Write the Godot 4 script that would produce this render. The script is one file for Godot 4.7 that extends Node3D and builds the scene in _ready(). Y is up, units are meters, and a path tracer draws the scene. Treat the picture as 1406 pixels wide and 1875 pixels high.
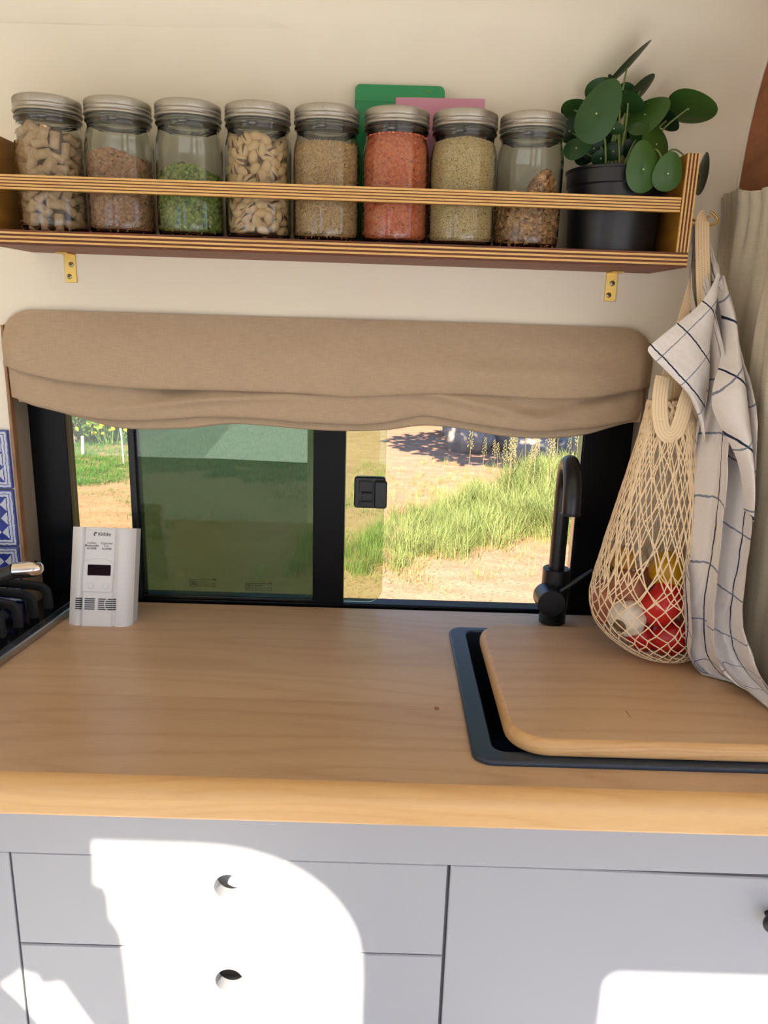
extends Node3D
# A camper van's kitchen, seen from its open sliding door. Metres; x along the window wall, y up from the van's floor, z towards the room.

const SUN_DIR := Vector3(0.25, -0.75, -1.0)
const GROUND := -0.62
const WALL_Z := 0.045        # face of the wall lining
const GLASS_Z := -0.01       # window plane
var rng := RandomNumberGenerator.new()

func _ready():
	rng.seed = 7
	# --- camera
	var cam := Camera3D.new()
	cam.name = "camera"
	add_child(cam)
	cam.fov = 67.616
	cam.near = 0.02
	cam.far = 400.0
	cam.position = Vector3(0, 1.416, 1.3)
	var fwd := Vector3(0, -sin(deg_to_rad(14.4)), -cos(deg_to_rad(14.4)))
	cam.basis = Basis.looking_at(fwd).rotated(fwd, deg_to_rad(-1.7))
	cam.current = true
	# --- sky and exposure
	var sky := ProceduralSkyMaterial.new()
	sky.sky_top_color = Color(0.42, 0.57, 0.82)
	sky.sky_horizon_color = Color(0.84, 0.88, 0.92)
	sky.ground_bottom_color = Color(0.5, 0.45, 0.38)
	sky.ground_horizon_color = Color(0.7, 0.68, 0.62)
	sky.sky_energy_multiplier = 1.0
	var env := Environment.new()
	env.background_mode = Environment.BG_SKY
	env.sky = Sky.new()
	env.sky.sky_material = sky
	env.background_energy_multiplier = SKY_POWER
	env.tonemap_mode = Environment.TONE_MAPPER_LINEAR
	env.tonemap_exposure = EXPOSURE
	env.sdfgi_enabled = true
	env.ssao_enabled = true
	env.ssil_enabled = true
	var we := WorldEnvironment.new()
	we.name = "world_environment"
	we.environment = env
	add_child(we)
	# --- sun, through the open side door behind the camera
	var sun := DirectionalLight3D.new()
	sun.name = "sun"
	sun.light_color = Color(1.0, 0.97, 0.92)
	sun.light_energy = SUN_POWER
	sun.light_angular_distance = 0.4
	sun.shadow_enabled = true
	sun.sky_mode = DirectionalLight3D.SKY_MODE_LIGHT_ONLY
	sun.basis = Basis.looking_at(SUN_DIR)
	add_child(sun)
	# --- structure, then things, then details
	make_materials()
	van_shell()
	window()
	ground()
	cabinets()
	worktop()
	shelf()
	blind()
	curtain()
	sink()
	stove()
	faucet()
	jars()
	plant()
	pouches()
	alarm()
	net_bag()
	towel()
	outdoors()

const SKY_POWER := 1.5
const EXPOSURE := 1.38
const SUN_POWER := 3.4
var M := {}


# ---------------------------------------------------------------- mesh kit
class Geo:
	var v := PackedVector3Array()
	var n := PackedVector3Array()
	var u := PackedVector2Array()
	var i := PackedInt32Array()

	func tri(a: int, b: int, c: int):
		i.append(a); i.append(b); i.append(c)

	func quad(a: Vector3, b: Vector3, c: Vector3, d: Vector3, nn = null, ua := Vector2.ZERO, ub := Vector2(1, 0), uc := Vector2(1, 1), ud := Vector2(0, 1)):
		# corners counter-clockwise as seen from outside
		var s := v.size()
		var q: Vector3 = (b - a).cross(c - a).normalized() if nn == null else nn
		for p in [a, b, c, d]:
			v.append(p)
			n.append(q)
		u.append(ua); u.append(ub); u.append(uc); u.append(ud)
		tri(s, s + 2, s + 1)
		tri(s, s + 3, s + 2)

	# rows of points; seen from outside, rows run upwards and columns to the right
	func grid(rows: Array, closed := false, su := 1.0, sv := 1.0, flip := false):
		var R := rows.size()
		var K: int = rows[0].size()
		var s := v.size()
		var nn := PackedVector3Array()
		nn.resize(R * K)
		for r in R:
			for k in K:
				v.append(rows[r][k])
				u.append(Vector2(float(k) / maxf(1.0, K - 1) * su, float(r) / maxf(1.0, R - 1) * sv))
		for r in R - 1:
			for k in K - 1:
				var a := r * K + k
				var b := a + 1
				var d := a + K
				var c := d + 1
				var w := (v[s + b] - v[s + a]).cross(v[s + c] - v[s + a])
				var x := (v[s + c] - v[s + a]).cross(v[s + d] - v[s + a])
				if flip:
					w = -w
					x = -x
				nn[a] += w + x; nn[b] += w; nn[c] += w + x; nn[d] += x
				if flip:
					tri(s + a, s + b, s + c); tri(s + a, s + c, s + d)
				else:
					tri(s + a, s + c, s + b); tri(s + a, s + d, s + c)
		if closed:
			for r in R:
				var m := nn[r * K] + nn[r * K + K - 1]
				nn[r * K] = m
				nn[r * K + K - 1] = m
		for q in nn:
			n.append(q.normalized() if q.length_squared() > 0 else Vector3.UP)

	func poly(pts: PackedVector2Array, z: float, front := true):
		# flat polygon in the xy plane
		var s := v.size()
		var idx := Geometry2D.triangulate_polygon(pts)
		for p in pts:
			v.append(Vector3(p.x, p.y, z))
			n.append(Vector3(0, 0, 1 if front else -1))
			u.append(p)
		for k in range(0, idx.size(), 3):
			var a := pts[idx[k]]
			var ccw := (pts[idx[k + 1]] - a).cross(pts[idx[k + 2]] - a) > 0
			if ccw == front:
				tri(s + idx[k], s + idx[k + 2], s + idx[k + 1])
			else:
				tri(s + idx[k], s + idx[k + 1], s + idx[k + 2])

	func prism(pts: PackedVector2Array, z0: float, z1: float, bev := 0.0, smooth := 30.0):
		# outline (counter-clockwise) extruded along z; a chamfer at the front (z1)
		if Geometry2D.is_polygon_clockwise(pts) == false:
			pass
		var area := 0.0
		for k in pts.size():
			area += pts[k].cross(pts[(k + 1) % pts.size()])
		if area < 0:
			pts = pts.duplicate()
			pts.reverse()
		var inner := pts
		if bev > 0:
			inner = PackedVector2Array()
			for k in pts.size():
				var p := pts[k]
				var e0 := (p - pts[(k + pts.size() - 1) % pts.size()]).normalized()
				var e1 := (pts[(k + 1) % pts.size()] - p).normalized()
				var m := Vector2(-(e0 + e1).y, (e0 + e1).x).normalized()
				var cs := maxf(0.4, m.dot(Vector2(-e0.y, e0.x)))
				inner.append(p + m * bev / cs)
		poly(inner, z1, true)
		poly(pts, z0, false)
		var N := pts.size()
		for k in N:
			var a := pts[k]
			var b := pts[(k + 1) % N]
			var z2 := z1 - bev
			quad(Vector3(a.x, a.y, z0), Vector3(b.x, b.y, z0), Vector3(b.x, b.y, z2), Vector3(a.x, a.y, z2))
			_soften(pts, k, 4, smooth)
			if bev > 0:
				var c := inner[k]
				var d := inner[(k + 1) % N]
				quad(Vector3(a.x, a.y, z2), Vector3(b.x, b.y, z2), Vector3(d.x, d.y, z1), Vector3(c.x, c.y, z1))

	func _soften(pts: PackedVector2Array, k: int, _c: int, lim: float):
		var N := pts.size()
		var e := (pts[(k + 1) % N] - pts[k]).normalized()
		var p := (pts[k] - pts[(k + N - 1) % N]).normalized()
		var q := (pts[(k + 2) % N] - pts[(k + 1) % N]).normalized()
		var s := n.size() - 4
		if absf(rad_to_deg(e.angle_to(p))) < lim:
			var m := (e + p).normalized()
			n[s] = Vector3(m.y, -m.x, 0)
			n[s + 3] = n[s]
		if absf(rad_to_deg(e.angle_to(q))) < lim:
			var m := (e + q).normalized()
			n[s + 1] = Vector3(m.y, -m.x, 0)
			n[s + 2] = n[s + 1]

	func box(lo: Vector3, hi: Vector3, r := 0.002, k := 2):
		# box with rounded edges
		var h := (hi - lo) / 2.0
		var c := (hi + lo) / 2.0
		r = minf(r, minf(h.x, minf(h.y, h.z)) * 0.98)
		var rows := []
		var nrows := []
		for half in 2:
			for t in k + 1:
				var la := -PI / 2 + (PI / 2) * (half + float(t) / k)
				var row := PackedVector3Array()
				var nrow := PackedVector3Array()
				for qd in 4:
					for t2 in k + 1:
						var lo2 := PI / 2 * (qd + float(t2) / k)
						var d := Vector3(cos(la) * cos(lo2), sin(la), -cos(la) * sin(lo2))
						var sx := 1.0 if qd == 0 or qd == 3 else -1.0
						var sz := -1.0 if qd < 2 else 1.0
						var sy := -1.0 if half == 0 else 1.0
						row.append(c + Vector3(sx * (h.x - r), sy * (h.y - r), sz * (h.z - r)) + d * r)
						nrow.append(d)
				row.append(row[0])
				nrow.append(nrow[0])
				rows.append(row)
				nrows.append(nrow)
		var s := n.size()
		grid(rows)
		var at := s
		for nr in nrows:
			for d in nr:
				n[at] = d
				at += 1
		var y := Vector3(0, h.y, 0)
		var ix := h.x - r
		var iz := h.z - r
		quad(c + y + Vector3(-ix, 0, iz), c + y + Vector3(ix, 0, iz), c + y + Vector3(ix, 0, -iz), c + y + Vector3(-ix, 0, -iz))
		quad(c - y + Vector3(-ix, 0, -iz), c - y + Vector3(ix, 0, -iz), c - y + Vector3(ix, 0, iz), c - y + Vector3(-ix, 0, iz))

	func lathe(prof: PackedVector2Array, seg := 32, at := Vector3.ZERO, ax := Basis.IDENTITY, a0 := 0.0, a1 := TAU):
		# profile (radius, height) listed upwards is seen from outside
		var rows := []
		for p in prof:
			var row := PackedVector3Array()
			for k in seg + 1:
				var a := a0 + (a1 - a0) * k / seg
				row.append(at + ax * Vector3(p.x * cos(a), p.y, -p.x * sin(a)))
			rows.append(row)
		grid(rows, true)

	func disc(r: float, y: float, up := true, seg := 32, at := Vector3.ZERO, ax := Basis.IDENTITY):
		lathe(PackedVector2Array([Vector2(r, y), Vector2(0.00001, y)]) if up else PackedVector2Array([Vector2(0.00001, y), Vector2(r, y)]), seg, at, ax)

	func cyl(a: Vector3, b: Vector3, ra: float, rb: float, seg := 20, bev := 0.0):
		var d := (b - a)
		var L := d.length()
		var ax := Geo.along(d / L)
		var e := minf(bev, minf(ra, rb) * 0.9)
		if e > 0:
			lathe(PackedVector2Array([Vector2(ra - e, 0), Vector2(ra, e)]), seg, a, ax)
			lathe(PackedVector2Array([Vector2(ra, e), Vector2(rb, L - e)]), seg, a, ax)
			lathe(PackedVector2Array([Vector2(rb, L - e), Vector2(rb - e, L)]), seg, a, ax)
		else:
			lathe(PackedVector2Array([Vector2(ra, 0), Vector2(rb, L)]), seg, a, ax)
		disc(ra - e, 0, false, seg, a, ax)
		disc(rb - e, L, true, seg, a, ax)

	static func along(d: Vector3) -> Basis:
		var s := Vector3.RIGHT if absf(d.x) < 0.9 else Vector3.FORWARD
		var x := s.slide(d).normalized()
		return Basis(x, d, x.cross(d))

	func tube(pts: PackedVector3Array, r0: float, r1: float, seg := 8, cap := true):
		var t := (pts[1] - pts[0]).normalized()
		var x := Geo.along(t).x
		var rows := []
		var N := pts.size()
		for k in N:
			var t2 := (pts[mini(k + 1, N - 1)] - pts[maxi(k - 1, 0)]).normalized()
			x = x.slide(t2).normalized()
			var z := x.cross(t2)
			var r := lerpf(r0, r1, float(k) / (N - 1))
			var row := PackedVector3Array()
			for s in seg + 1:
				var a := TAU * s / seg
				row.append(pts[k] + (x * cos(a) - z * sin(a)) * r)
			rows.append(row)
		grid(rows, true, 1.0, N * 1.0)
		if cap:
			for e in 2:
				var s := v.size()
				var c := pts[0] if e == 0 else pts[N - 1]
				var dn := (pts[0] - pts[1]).normalized() if e == 0 else (pts[N - 1] - pts[N - 2]).normalized()
				v.append(c); n.append(dn); u.append(Vector2.ZERO)
				for q in rows[0 if e == 0 else N - 1]:
					v.append(q); n.append(dn); u.append(Vector2.ZERO)
				for k in seg:
					if e == 0:
						tri(s, s + 1 + k, s + 2 + k)
					else:
						tri(s, s + 2 + k, s + 1 + k)

	func ribbon(pts: PackedVector3Array, side: PackedVector3Array, w: float, th: float, rep := 1.0):
		# flat band: a rounded section of width w across "side", swept along pts
		var rows := []
		var N := pts.size()
		for k in N:
			var t := (pts[mini(k + 1, N - 1)] - pts[maxi(k - 1, 0)]).normalized()
			var x := side[k].slide(t).normalized()
			var z := x.cross(t)
			var row := PackedVector3Array()
			for s in 13:
				var a := TAU * s / 12
				row.append(pts[k] + x * signf(cos(a)) * pow(absf(cos(a)), 0.4) * w / 2 - z * sin(a) * th / 2)
			rows.append(row)
		grid(rows, true, 2.0, rep)

	func ball(c: Vector3, r: Vector3, seg := 16, rings := 10, b := Basis.IDENTITY):
		var rows := []
		for k in rings + 1:
			var la := -PI / 2 + PI * k / rings
			var row := PackedVector3Array()
			for s in seg + 1:
				var a := TAU * s / seg
				row.append(c + b * (Vector3(cos(la) * cos(a), sin(la), -cos(la) * sin(a)) * r))
			rows.append(row)
		grid(rows, true)

	func mesh() -> ArrayMesh:
		var a := []
		a.resize(Mesh.ARRAY_MAX)
		a[Mesh.ARRAY_VERTEX] = v
		a[Mesh.ARRAY_NORMAL] = n
		a[Mesh.ARRAY_TEX_UV] = u
		a[Mesh.ARRAY_INDEX] = i
		var m := ArrayMesh.new()
		m.add_surface_from_arrays(Mesh.PRIMITIVE_TRIANGLES, a)
		return m


func pv2(a: Array) -> PackedVector2Array:
	return PackedVector2Array(a)

func round_rect(x0: float, y0: float, x1: float, y1: float, r: float, k := 6, which := [1, 1, 1, 1]) -> PackedVector2Array:
	# counter-clockwise from the lower right corner; which: lower right, upper right, upper left, lower left
	var out := PackedVector2Array()
	var cs := [Vector2(x1 - r, y0 + r), Vector2(x1 - r, y1 - r), Vector2(x0 + r, y1 - r), Vector2(x0 + r, y0 + r)]
	var ks := [Vector2(x1, y0), Vector2(x1, y1), Vector2(x0, y1), Vector2(x0, y0)]
	for q in 4:
		if which[q] == 0:
			out.append(ks[q])
			continue
		for t in k + 1:
			var a := -PI / 2 + PI / 2 * (q + float(t) / k)
			out.append(cs[q] + Vector2(cos(a), sin(a)) * r)
	return out

func smooth_path(p: Array, k := 6) -> PackedVector3Array:
	var out := PackedVector3Array()
	for a in p.size() - 1:
		var p0: Vector3 = p[maxi(a - 1, 0)]
		var p3: Vector3 = p[mini(a + 2, p.size() - 1)]
		for t in k:
			out.append((p[a] as Vector3).cubic_interpolate(p[a + 1], p0, p3, float(t) / k))
	out.append(p[p.size() - 1])
	return out

func at_x(list: Array, x: float) -> float:
	# smooth height over x through Vector2 points sorted by x
	if x <= list[0].x:
		return list[0].y
	for k in list.size() - 1:
		var a: Vector2 = list[k]
		var b: Vector2 = list[k + 1]
		if x <= b.x:
			var p: Vector2 = list[maxi(k - 1, 0)]
			var q: Vector2 = list[mini(k + 2, list.size() - 1)]
			return cubic_interpolate(a.y, b.y, p.y, q.y, (x - a.x) / (b.x - a.x))
	return list[list.size() - 1].y

# ---------------------------------------------------------------- objects
var taken := {}

func numbered(called: String) -> String:
	var k: int = taken.get(called, -1) + 1
	taken[called] = k
	return called if k == 0 else "%s_%03d" % [called, k]

func tag(o: Node, label := "", category := "", group := "", kind := "") -> Node:
	if label: o.set_meta("label", label)
	if category: o.set_meta("category", category)
	if group: o.set_meta("group", group)
	if kind: o.set_meta("kind", kind)
	return o

func obj(called: String, g, m: Material, parent: Node = null) -> MeshInstance3D:
	var o := MeshInstance3D.new()
	o.mesh = g.mesh() if g is Geo else g
	o.material_override = m
	if parent == null:
		o.name = numbered(called)
		add_child(o)
	else:
		o.name = called
		parent.add_child(o, true)
	return o

func thing(called: String, label: String, category: String, group := "", at := Vector3.ZERO, kind := "") -> Node3D:
	var o := Node3D.new()
	o.name = numbered(called)
	add_child(o)
	o.position = at
	tag(o, label, category, group, kind)
	return o

func struct(called: String, g, m: Material, label: String, category: String) -> MeshInstance3D:
	var o := obj(called, g, m)
	tag(o, label, category, "", "structure")
	return o

func multi(called: String, m: Mesh, where: Array, cols: Array, mt: Material, parent: Node = null) -> MultiMeshInstance3D:
	var mm := MultiMesh.new()
	mm.transform_format = MultiMesh.TRANSFORM_3D
	mm.use_colors = not cols.is_empty()
	mm.mesh = m
	mm.instance_count = where.size()
	for k in where.size():
		mm.set_instance_transform(k, where[k])
		if mm.use_colors:
			mm.set_instance_color(k, cols[k])
	var o := MultiMeshInstance3D.new()
	o.multimesh = mm
	o.material_override = mt
	if parent == null:
		o.name = numbered(called)
		add_child(o)
	else:
		o.name = called
		parent.add_child(o, true)
	o.set_meta("kind", "stuff")
	return o

func words_mesh(text: String, height: float, bold := false, depth := 0.0004) -> TextMesh:
	var f := SystemFont.new()
	f.font_names = PackedStringArray(["Droid Sans"])
	if bold: f.font_weight = 700
	var t := TextMesh.new()
	t.text = text
	t.font = f
	t.font_size = 32
	t.pixel_size = height / 23.0
	t.depth = depth
	t.curve_step = 1.0
	return t

# ---------------------------------------------------------------- materials
func c8(r: float, g: float, b: float) -> Color:
	return Color(r / 255.0, g / 255.0, b / 255.0)

func mat(c: Color, rough := 0.6, metal := 0.0, spec := 0.5) -> StandardMaterial3D:
	var m := StandardMaterial3D.new()
	m.albedo_color = c
	m.roughness = rough
	m.metallic = metal
	m.metallic_specular = spec
	return m

func pane(c: Color, alpha: float, rough := 0.02, spec := 0.5) -> StandardMaterial3D:
	var m := mat(Color(c.r, c.g, c.b, alpha), rough, 0.0, spec)
	m.transparency = BaseMaterial3D.TRANSPARENCY_ALPHA
	return m

func tinted(c: Color) -> StandardMaterial3D:
	var m := mat(Color(c.r, c.g, c.b, 0.0), 0.0)
	m.refraction_enabled = true
	m.refraction_scale = 0.05
	return m

func tri(m: StandardMaterial3D, t: Texture2D, scale: Vector3, world := false, off := Vector3.ZERO) -> StandardMaterial3D:
	m.albedo_texture = t
	m.uv1_triplanar = true
	m.uv1_world_triplanar = world
	m.uv1_scale = scale
	m.uv1_offset = off
	m.uv1_triplanar_sharpness = 6.0
	return m

func picture(w: int, h: int, f: Callable) -> ImageTexture:
	var d := PackedByteArray()
	d.resize(w * h * 3)
	var k := 0
	for y in h:
		for x in w:
			var c: Color = f.call(x, y)
			d[k] = int(clampf(c.r, 0, 1) * 255)
			d[k + 1] = int(clampf(c.g, 0, 1) * 255)
			d[k + 2] = int(clampf(c.b, 0, 1) * 255)
			k += 3
	return ImageTexture.create_from_image(Image.create_from_data(w, h, false, Image.FORMAT_RGB8, d))

func noise(sd: int, fr: float, oct := 4) -> FastNoiseLite:
	var q := FastNoiseLite.new()
	q.seed = sd
	q.noise_type = FastNoiseLite.TYPE_SIMPLEX_SMOOTH
	q.frequency = fr
	q.fractal_octaves = oct
	return q

func cloudy(sd: int, fr: float, a: Color, b: Color, size := 512, oct := 5) -> NoiseTexture2D:
	var t := NoiseTexture2D.new()
	t.width = size
	t.height = size
	t.seamless = true
	t.noise = noise(sd, fr, oct)
	var g := Gradient.new()
	g.set_color(0, a)
	g.set_color(1, b)
	t.color_ramp = g
	return t

func wood_picture(sd: int, a: Color, b: Color, contrast: float, w := 1024, h := 512) -> ImageTexture:
	# plain-sawn boards: drawn-out rings with flame figure, fine pores along the grain
	var n1 := noise(sd, 0.9, 3)
	var n2 := noise(sd + 1, 1.0, 2)
	var n3 := noise(sd + 2, 1.0, 3)
	return picture(w, h, func(x: float, y: float):
		var s := float(x) / w
		var t := float(y) / h
		var arch := (t - 0.5 - 0.12 * sin(s * 5.0 + sd)) * 5.0
		var q := sqrt(arch * arch + pow((s - 0.45) * 2.2, 2.0)) * 2.1 + n1.get_noise_2d(s * 2.0, t * 5.0) * 0.9
		var ring := pow(0.5 + 0.5 * sin(q * 9.0), 3.0)
		var pore := n2.get_noise_2d(s * 40.0, t * 420.0)
		var tone := n3.get_noise_2d(s * 1.5, t * 9.0)
		return a.lerp(b, clampf(0.35 + contrast * (ring * 0.6 + pore * 0.45 + tone * 0.4), 0.0, 1.0)))

# ---------------------------------------------------------------- shared materials
func make_materials():
	var maple := wood_picture(3, c8(216, 184, 146), c8(184, 147, 112), 0.42)
	M.maple = tri(mat(Color.WHITE, 0.33), maple, Vector3(0.55, 1.7, 1.7), true, Vector3(0.55, 0.1, 0.13))
	M.maple2 = tri(mat(c8(244, 240, 236), 0.33), maple, Vector3(0.55, 1.7, 1.7), true, Vector3(0.45, 0.6, 0.52))
	M.maple_edge = tri(mat(c8(255, 252, 240), 0.4), wood_picture(9, c8(232, 190, 134), c8(206, 156, 100), 0.4, 512, 256), Vector3(0.9, 5.0, 5.0), true, Vector3(0.55, 0, 0))
	M.board = tri(mat(c8(250, 246, 240), 0.36), maple, Vector3(0.7, 2.0, 2.0), true, Vector3(0.1, 0.3, 0.37))
	M.board_edge = tri(mat(c8(255, 246, 226), 0.45), wood_picture(21, c8(226, 190, 144), c8(190, 146, 98), 0.5, 512, 256), Vector3(1.2, 9.0, 9.0), true)
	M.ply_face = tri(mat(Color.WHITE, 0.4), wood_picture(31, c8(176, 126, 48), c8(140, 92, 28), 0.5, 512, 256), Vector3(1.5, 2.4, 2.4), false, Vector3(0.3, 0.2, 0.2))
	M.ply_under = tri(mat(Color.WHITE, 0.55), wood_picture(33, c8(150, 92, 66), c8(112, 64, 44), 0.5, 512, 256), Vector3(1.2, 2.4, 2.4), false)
	M.ply_light = tri(mat(Color.WHITE, 0.5), wood_picture(35, c8(234, 190, 118), c8(206, 156, 86), 0.6, 512, 128), Vector3(1.4, 9.0, 9.0), false)
	M.ply_dark = tri(mat(Color.WHITE, 0.6), wood_picture(36, c8(116, 58, 20), c8(72, 34, 12), 0.7, 512, 128), Vector3(1.4, 9.0, 9.0), false)
	M.bulkhead = tri(mat(Color.WHITE, 0.5), wood_picture(41, c8(172, 104, 54), c8(128, 70, 32), 0.6, 512, 256), Vector3(0.9, 0.9, 0.9), true, Vector3(0, 0.3, 0.2))
	M.wall = tri(mat(Color.WHITE, 0.55, 0.0, 0.35), cloudy(5, 0.004, c8(246, 234, 209), c8(250, 241, 219), 256, 3), Vector3(0.8, 0.8, 0.8), true)
	M.trimwood = tri(mat(Color.WHITE, 0.5), wood_picture(43, c8(176, 134, 94), c8(140, 98, 62), 0.5, 256, 128), Vector3(1, 1, 4), false)
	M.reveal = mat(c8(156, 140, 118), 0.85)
	M.white = mat(c8(172, 171, 171), 0.36)
	M.white_in = mat(c8(214, 212, 210), 0.6)
	M.black = mat(c8(16, 17, 20), 0.4)
	M.black_gloss = mat(c8(10, 11, 14), 0.12)
	M.frame = mat(c8(9, 10, 12), 0.34, 0.0, 0.3)
	M.rubber = mat(c8(20, 20, 22), 0.7)
	M.matte_black = mat(c8(22, 23, 26), 0.32)
	M.sink_black = mat(c8(44, 55, 68), 0.28)
	M.brass = mat(c8(214, 178, 96), 0.3, 1.0)
	M.screw = mat(c8(176, 166, 140), 0.35, 1.0)
	M.steel = mat(c8(176, 178, 182), 0.26, 1.0)
	M.chrome = mat(c8(226, 214, 200), 0.16, 1.0)
	M.lid = mat(c8(178, 172, 160), 0.38, 0.9)
	M.glass = tinted(Color(0.95, 0.96, 0.94))
	M.glass_thick = tinted(Color(0.80, 0.80, 0.78))
	# linen: uneven threads both ways
	var q := noise(51, 1.0, 2)
	var linen := picture(512, 512, func(x: float, y: float):
		var a := q.get_noise_2d(x * 0.012, y * 0.65)
		var b := q.get_noise_2d(x * 0.65 + 300.0, y * 0.012)
		var s := q.get_noise_2d(x * 0.25 + 50.0, y * 0.25)
		var f := 0.93 + 0.065 * a + 0.04 * b + 0.04 * s
		if s > 0.62: f -= 0.09
		return Color(f, f, f))
	M.linen = tri(mat(c8(204, 178, 147), 0.95, 0.0, 0.2), linen, Vector3(5.5, 5.5, 5.5), true)
	M.curtain = tri(mat(c8(212, 199, 174), 0.95, 0.0, 0.2), linen, Vector3(4.0, 4.0, 4.0), true)
	for m in [M.linen, M.curtain]:
		m.rim_enabled = true
		m.rim = 0.2
		m.backlight_enabled = true
		m.backlight = Color(0.12, 0.11, 0.09)


# ---------------------------------------------------------------- van shell
func wall_profile() -> Array:
	# (height, z) of the lining above the window; the side of the van leans inwards towards the roof
	return [Vector2(1.0, WALL_Z), Vector2(1.56, WALL_Z), Vector2(1.60, 0.047), Vector2(1.65, 0.052), Vector2(1.69, 0.058), Vector2(1.73, 0.068), Vector2(1.765, 0.081), Vector2(1.80, 0.10),
		Vector2(1.835, 0.132), Vector2(1.865, 0.18), Vector2(1.89, 0.25), Vector2(1.905, 0.34), Vector2(1.912, 0.45)]

func van_shell():
	var wl := -0.617   # edge of the window recess, left
	var wr := 0.424
	var wt := 1.385
	# lining round the window, 6 cm thick, leaving the opening free
	var g := Geo.new()
	var prof := wall_profile()
	var rows := []
	var xs := PackedFloat32Array()
	for k in 41:
		xs.append(lerpf(-2.2, 0.56, k / 40.0))
	for p in prof:
		if p.y < wt: pass
		var row := PackedVector3Array()
		for x in xs:
			row.append(Vector3(x, maxf(p.x, wt), p.y))
		rows.append(row)
	rows[0] = rows[0].duplicate()
	g.grid(rows)
	for s in [[-2.2, wl], [wr, 0.56]]:
		g.quad(Vector3(s[0], 0, WALL_Z), Vector3(s[1], 0, WALL_Z), Vector3(s[1], wt, WALL_Z), Vector3(s[0], wt, WALL_Z))
	g.quad(Vector3(wl, 0, WALL_Z), Vector3(wr, 0, WALL_Z), Vector3(wr, 0.86, WALL_Z), Vector3(wl, 0.86, WALL_Z))
	# outer skin with the same opening
	var zo := -0.06
	g.quad(Vector3(wl, -0.1, zo), Vector3(-2.3, -0.1, zo), Vector3(-2.3, 1.98, zo), Vector3(wl, 1.98, zo))
	g.quad(Vector3(2.3, -0.1, zo), Vector3(wr, -0.1, zo), Vector3(wr, 1.98, zo), Vector3(2.3, 1.98, zo))
	g.quad(Vector3(wr, 1.35, zo), Vector3(wl, 1.35, zo), Vector3(wl, 1.98, zo), Vector3(wr, 1.98, zo))
	g.quad(Vector3(wr, -0.1, zo), Vector3(wl, -0.1, zo), Vector3(wl, 0.86, zo), Vector3(wr, 0.86, zo))
	var w := struct("wall_back", g, M.wall, "cream van wall lining around and above the kitchen window", "wall")
	# recess sides and top
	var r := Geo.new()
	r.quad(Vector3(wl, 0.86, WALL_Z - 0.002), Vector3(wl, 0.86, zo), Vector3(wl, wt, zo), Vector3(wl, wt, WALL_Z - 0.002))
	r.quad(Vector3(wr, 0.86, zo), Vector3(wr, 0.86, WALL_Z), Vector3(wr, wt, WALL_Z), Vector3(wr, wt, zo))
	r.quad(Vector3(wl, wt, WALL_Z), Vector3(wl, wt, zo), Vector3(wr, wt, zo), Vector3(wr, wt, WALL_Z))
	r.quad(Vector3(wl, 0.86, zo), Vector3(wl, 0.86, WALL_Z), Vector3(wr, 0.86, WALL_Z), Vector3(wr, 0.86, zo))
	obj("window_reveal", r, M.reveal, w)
	# thin edge of a second lining sheet under the roof, upper left
	var e := Geo.new()
	var er := []
	for p in [Vector2(1.797, 0.0985), Vector2(1.799, 0.1025), Vector2(1.835, 0.1345), Vector2(1.865, 0.1825), Vector2(1.89, 0.2525), Vector2(1.905, 0.3425), Vector2(1.912, 0.4525)]:
		var row := PackedVector3Array()
		for k in 20:
			var x := lerpf(-2.2, -0.13, k / 19.0)
			row.append(Vector3(x, p.x, p.y - 0.0035 * smoothstep(-0.5, -0.13, x)))
		er.append(row)
	e.grid(er)
	obj("lining_sheet", e, M.wall, w)
	# tiles beside the window
	tiles(w)
	var t := Geo.new()
	t.box(Vector3(wl - 0.0045, 0.905, WALL_Z - 0.012), Vector3(wl + 0.0005, 1.384, WALL_Z + 0.003), 0.001)
	struct("trim_1", t, M.trimwood, "thin wooden edge strip along the left side of the window recess", "trim")
	# ceiling, floor, ends
	var c := Geo.new()
	c.box(Vector3(-2.3, 1.912, 0.43), Vector3(0.75, 1.96, 1.83), 0.002)
	c.box(Vector3(-2.3, 1.962, -0.08), Vector3(2.3, 1.99, 1.83), 0.002)
	struct("ceiling", c, M.wall, "cream van ceiling curving down into the wall", "ceiling")
	var f := Geo.new()
	f.box(Vector3(-2.3, -0.05, -0.06), Vector3(2.3, 0.0, 1.83), 0.002)
	struct("floor", f, mat(c8(220, 219, 220), 0.5), "pale van floor in front of the white kitchen cabinets", "floor")
	var l := Geo.new()
	l.box(Vector3(-2.3, 0, -0.05), Vector3(-2.2, 1.96, 1.8), 0.002)
	struct("wall_left", l, M.wall, "cream rear end wall of the van", "wall")
	# white bench along the door side, under the viewer's left hand
	var bench := thing("bench", "white bench with a pale cushion at the van's door side", "bench")
	var bb := Geo.new()
	bb.box(Vector3(-2.0, 0, 1.0), Vector3(-1.02, 0.40, 1.62), 0.006)
	obj("base", bb, M.white_in, bench)
	var bc := Geo.new()
	bc.box(Vector3(-2.0, 0.40, 0.99), Vector3(-1.02, 0.50, 1.62), 0.03, 4)
	obj("cushion", bc, mat(c8(236, 230, 220), 0.9), bench)
	# wooden bulkhead on the right; its edge follows the lining
	var b := Geo.new()
	var bp := PackedVector2Array()
	for p in prof:
		bp.append(Vector2(p.y - 0.004, p.x))
	bp.append(Vector2(0.46, 1.915))
	bp.append(Vector2(0.44, 0.0))
	bp.append(Vector2(WALL_Z - 0.004, 0.0))
	var rb := Geo.new()
	rb.prism(bp, -0.57, -0.523, 0.001)
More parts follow.
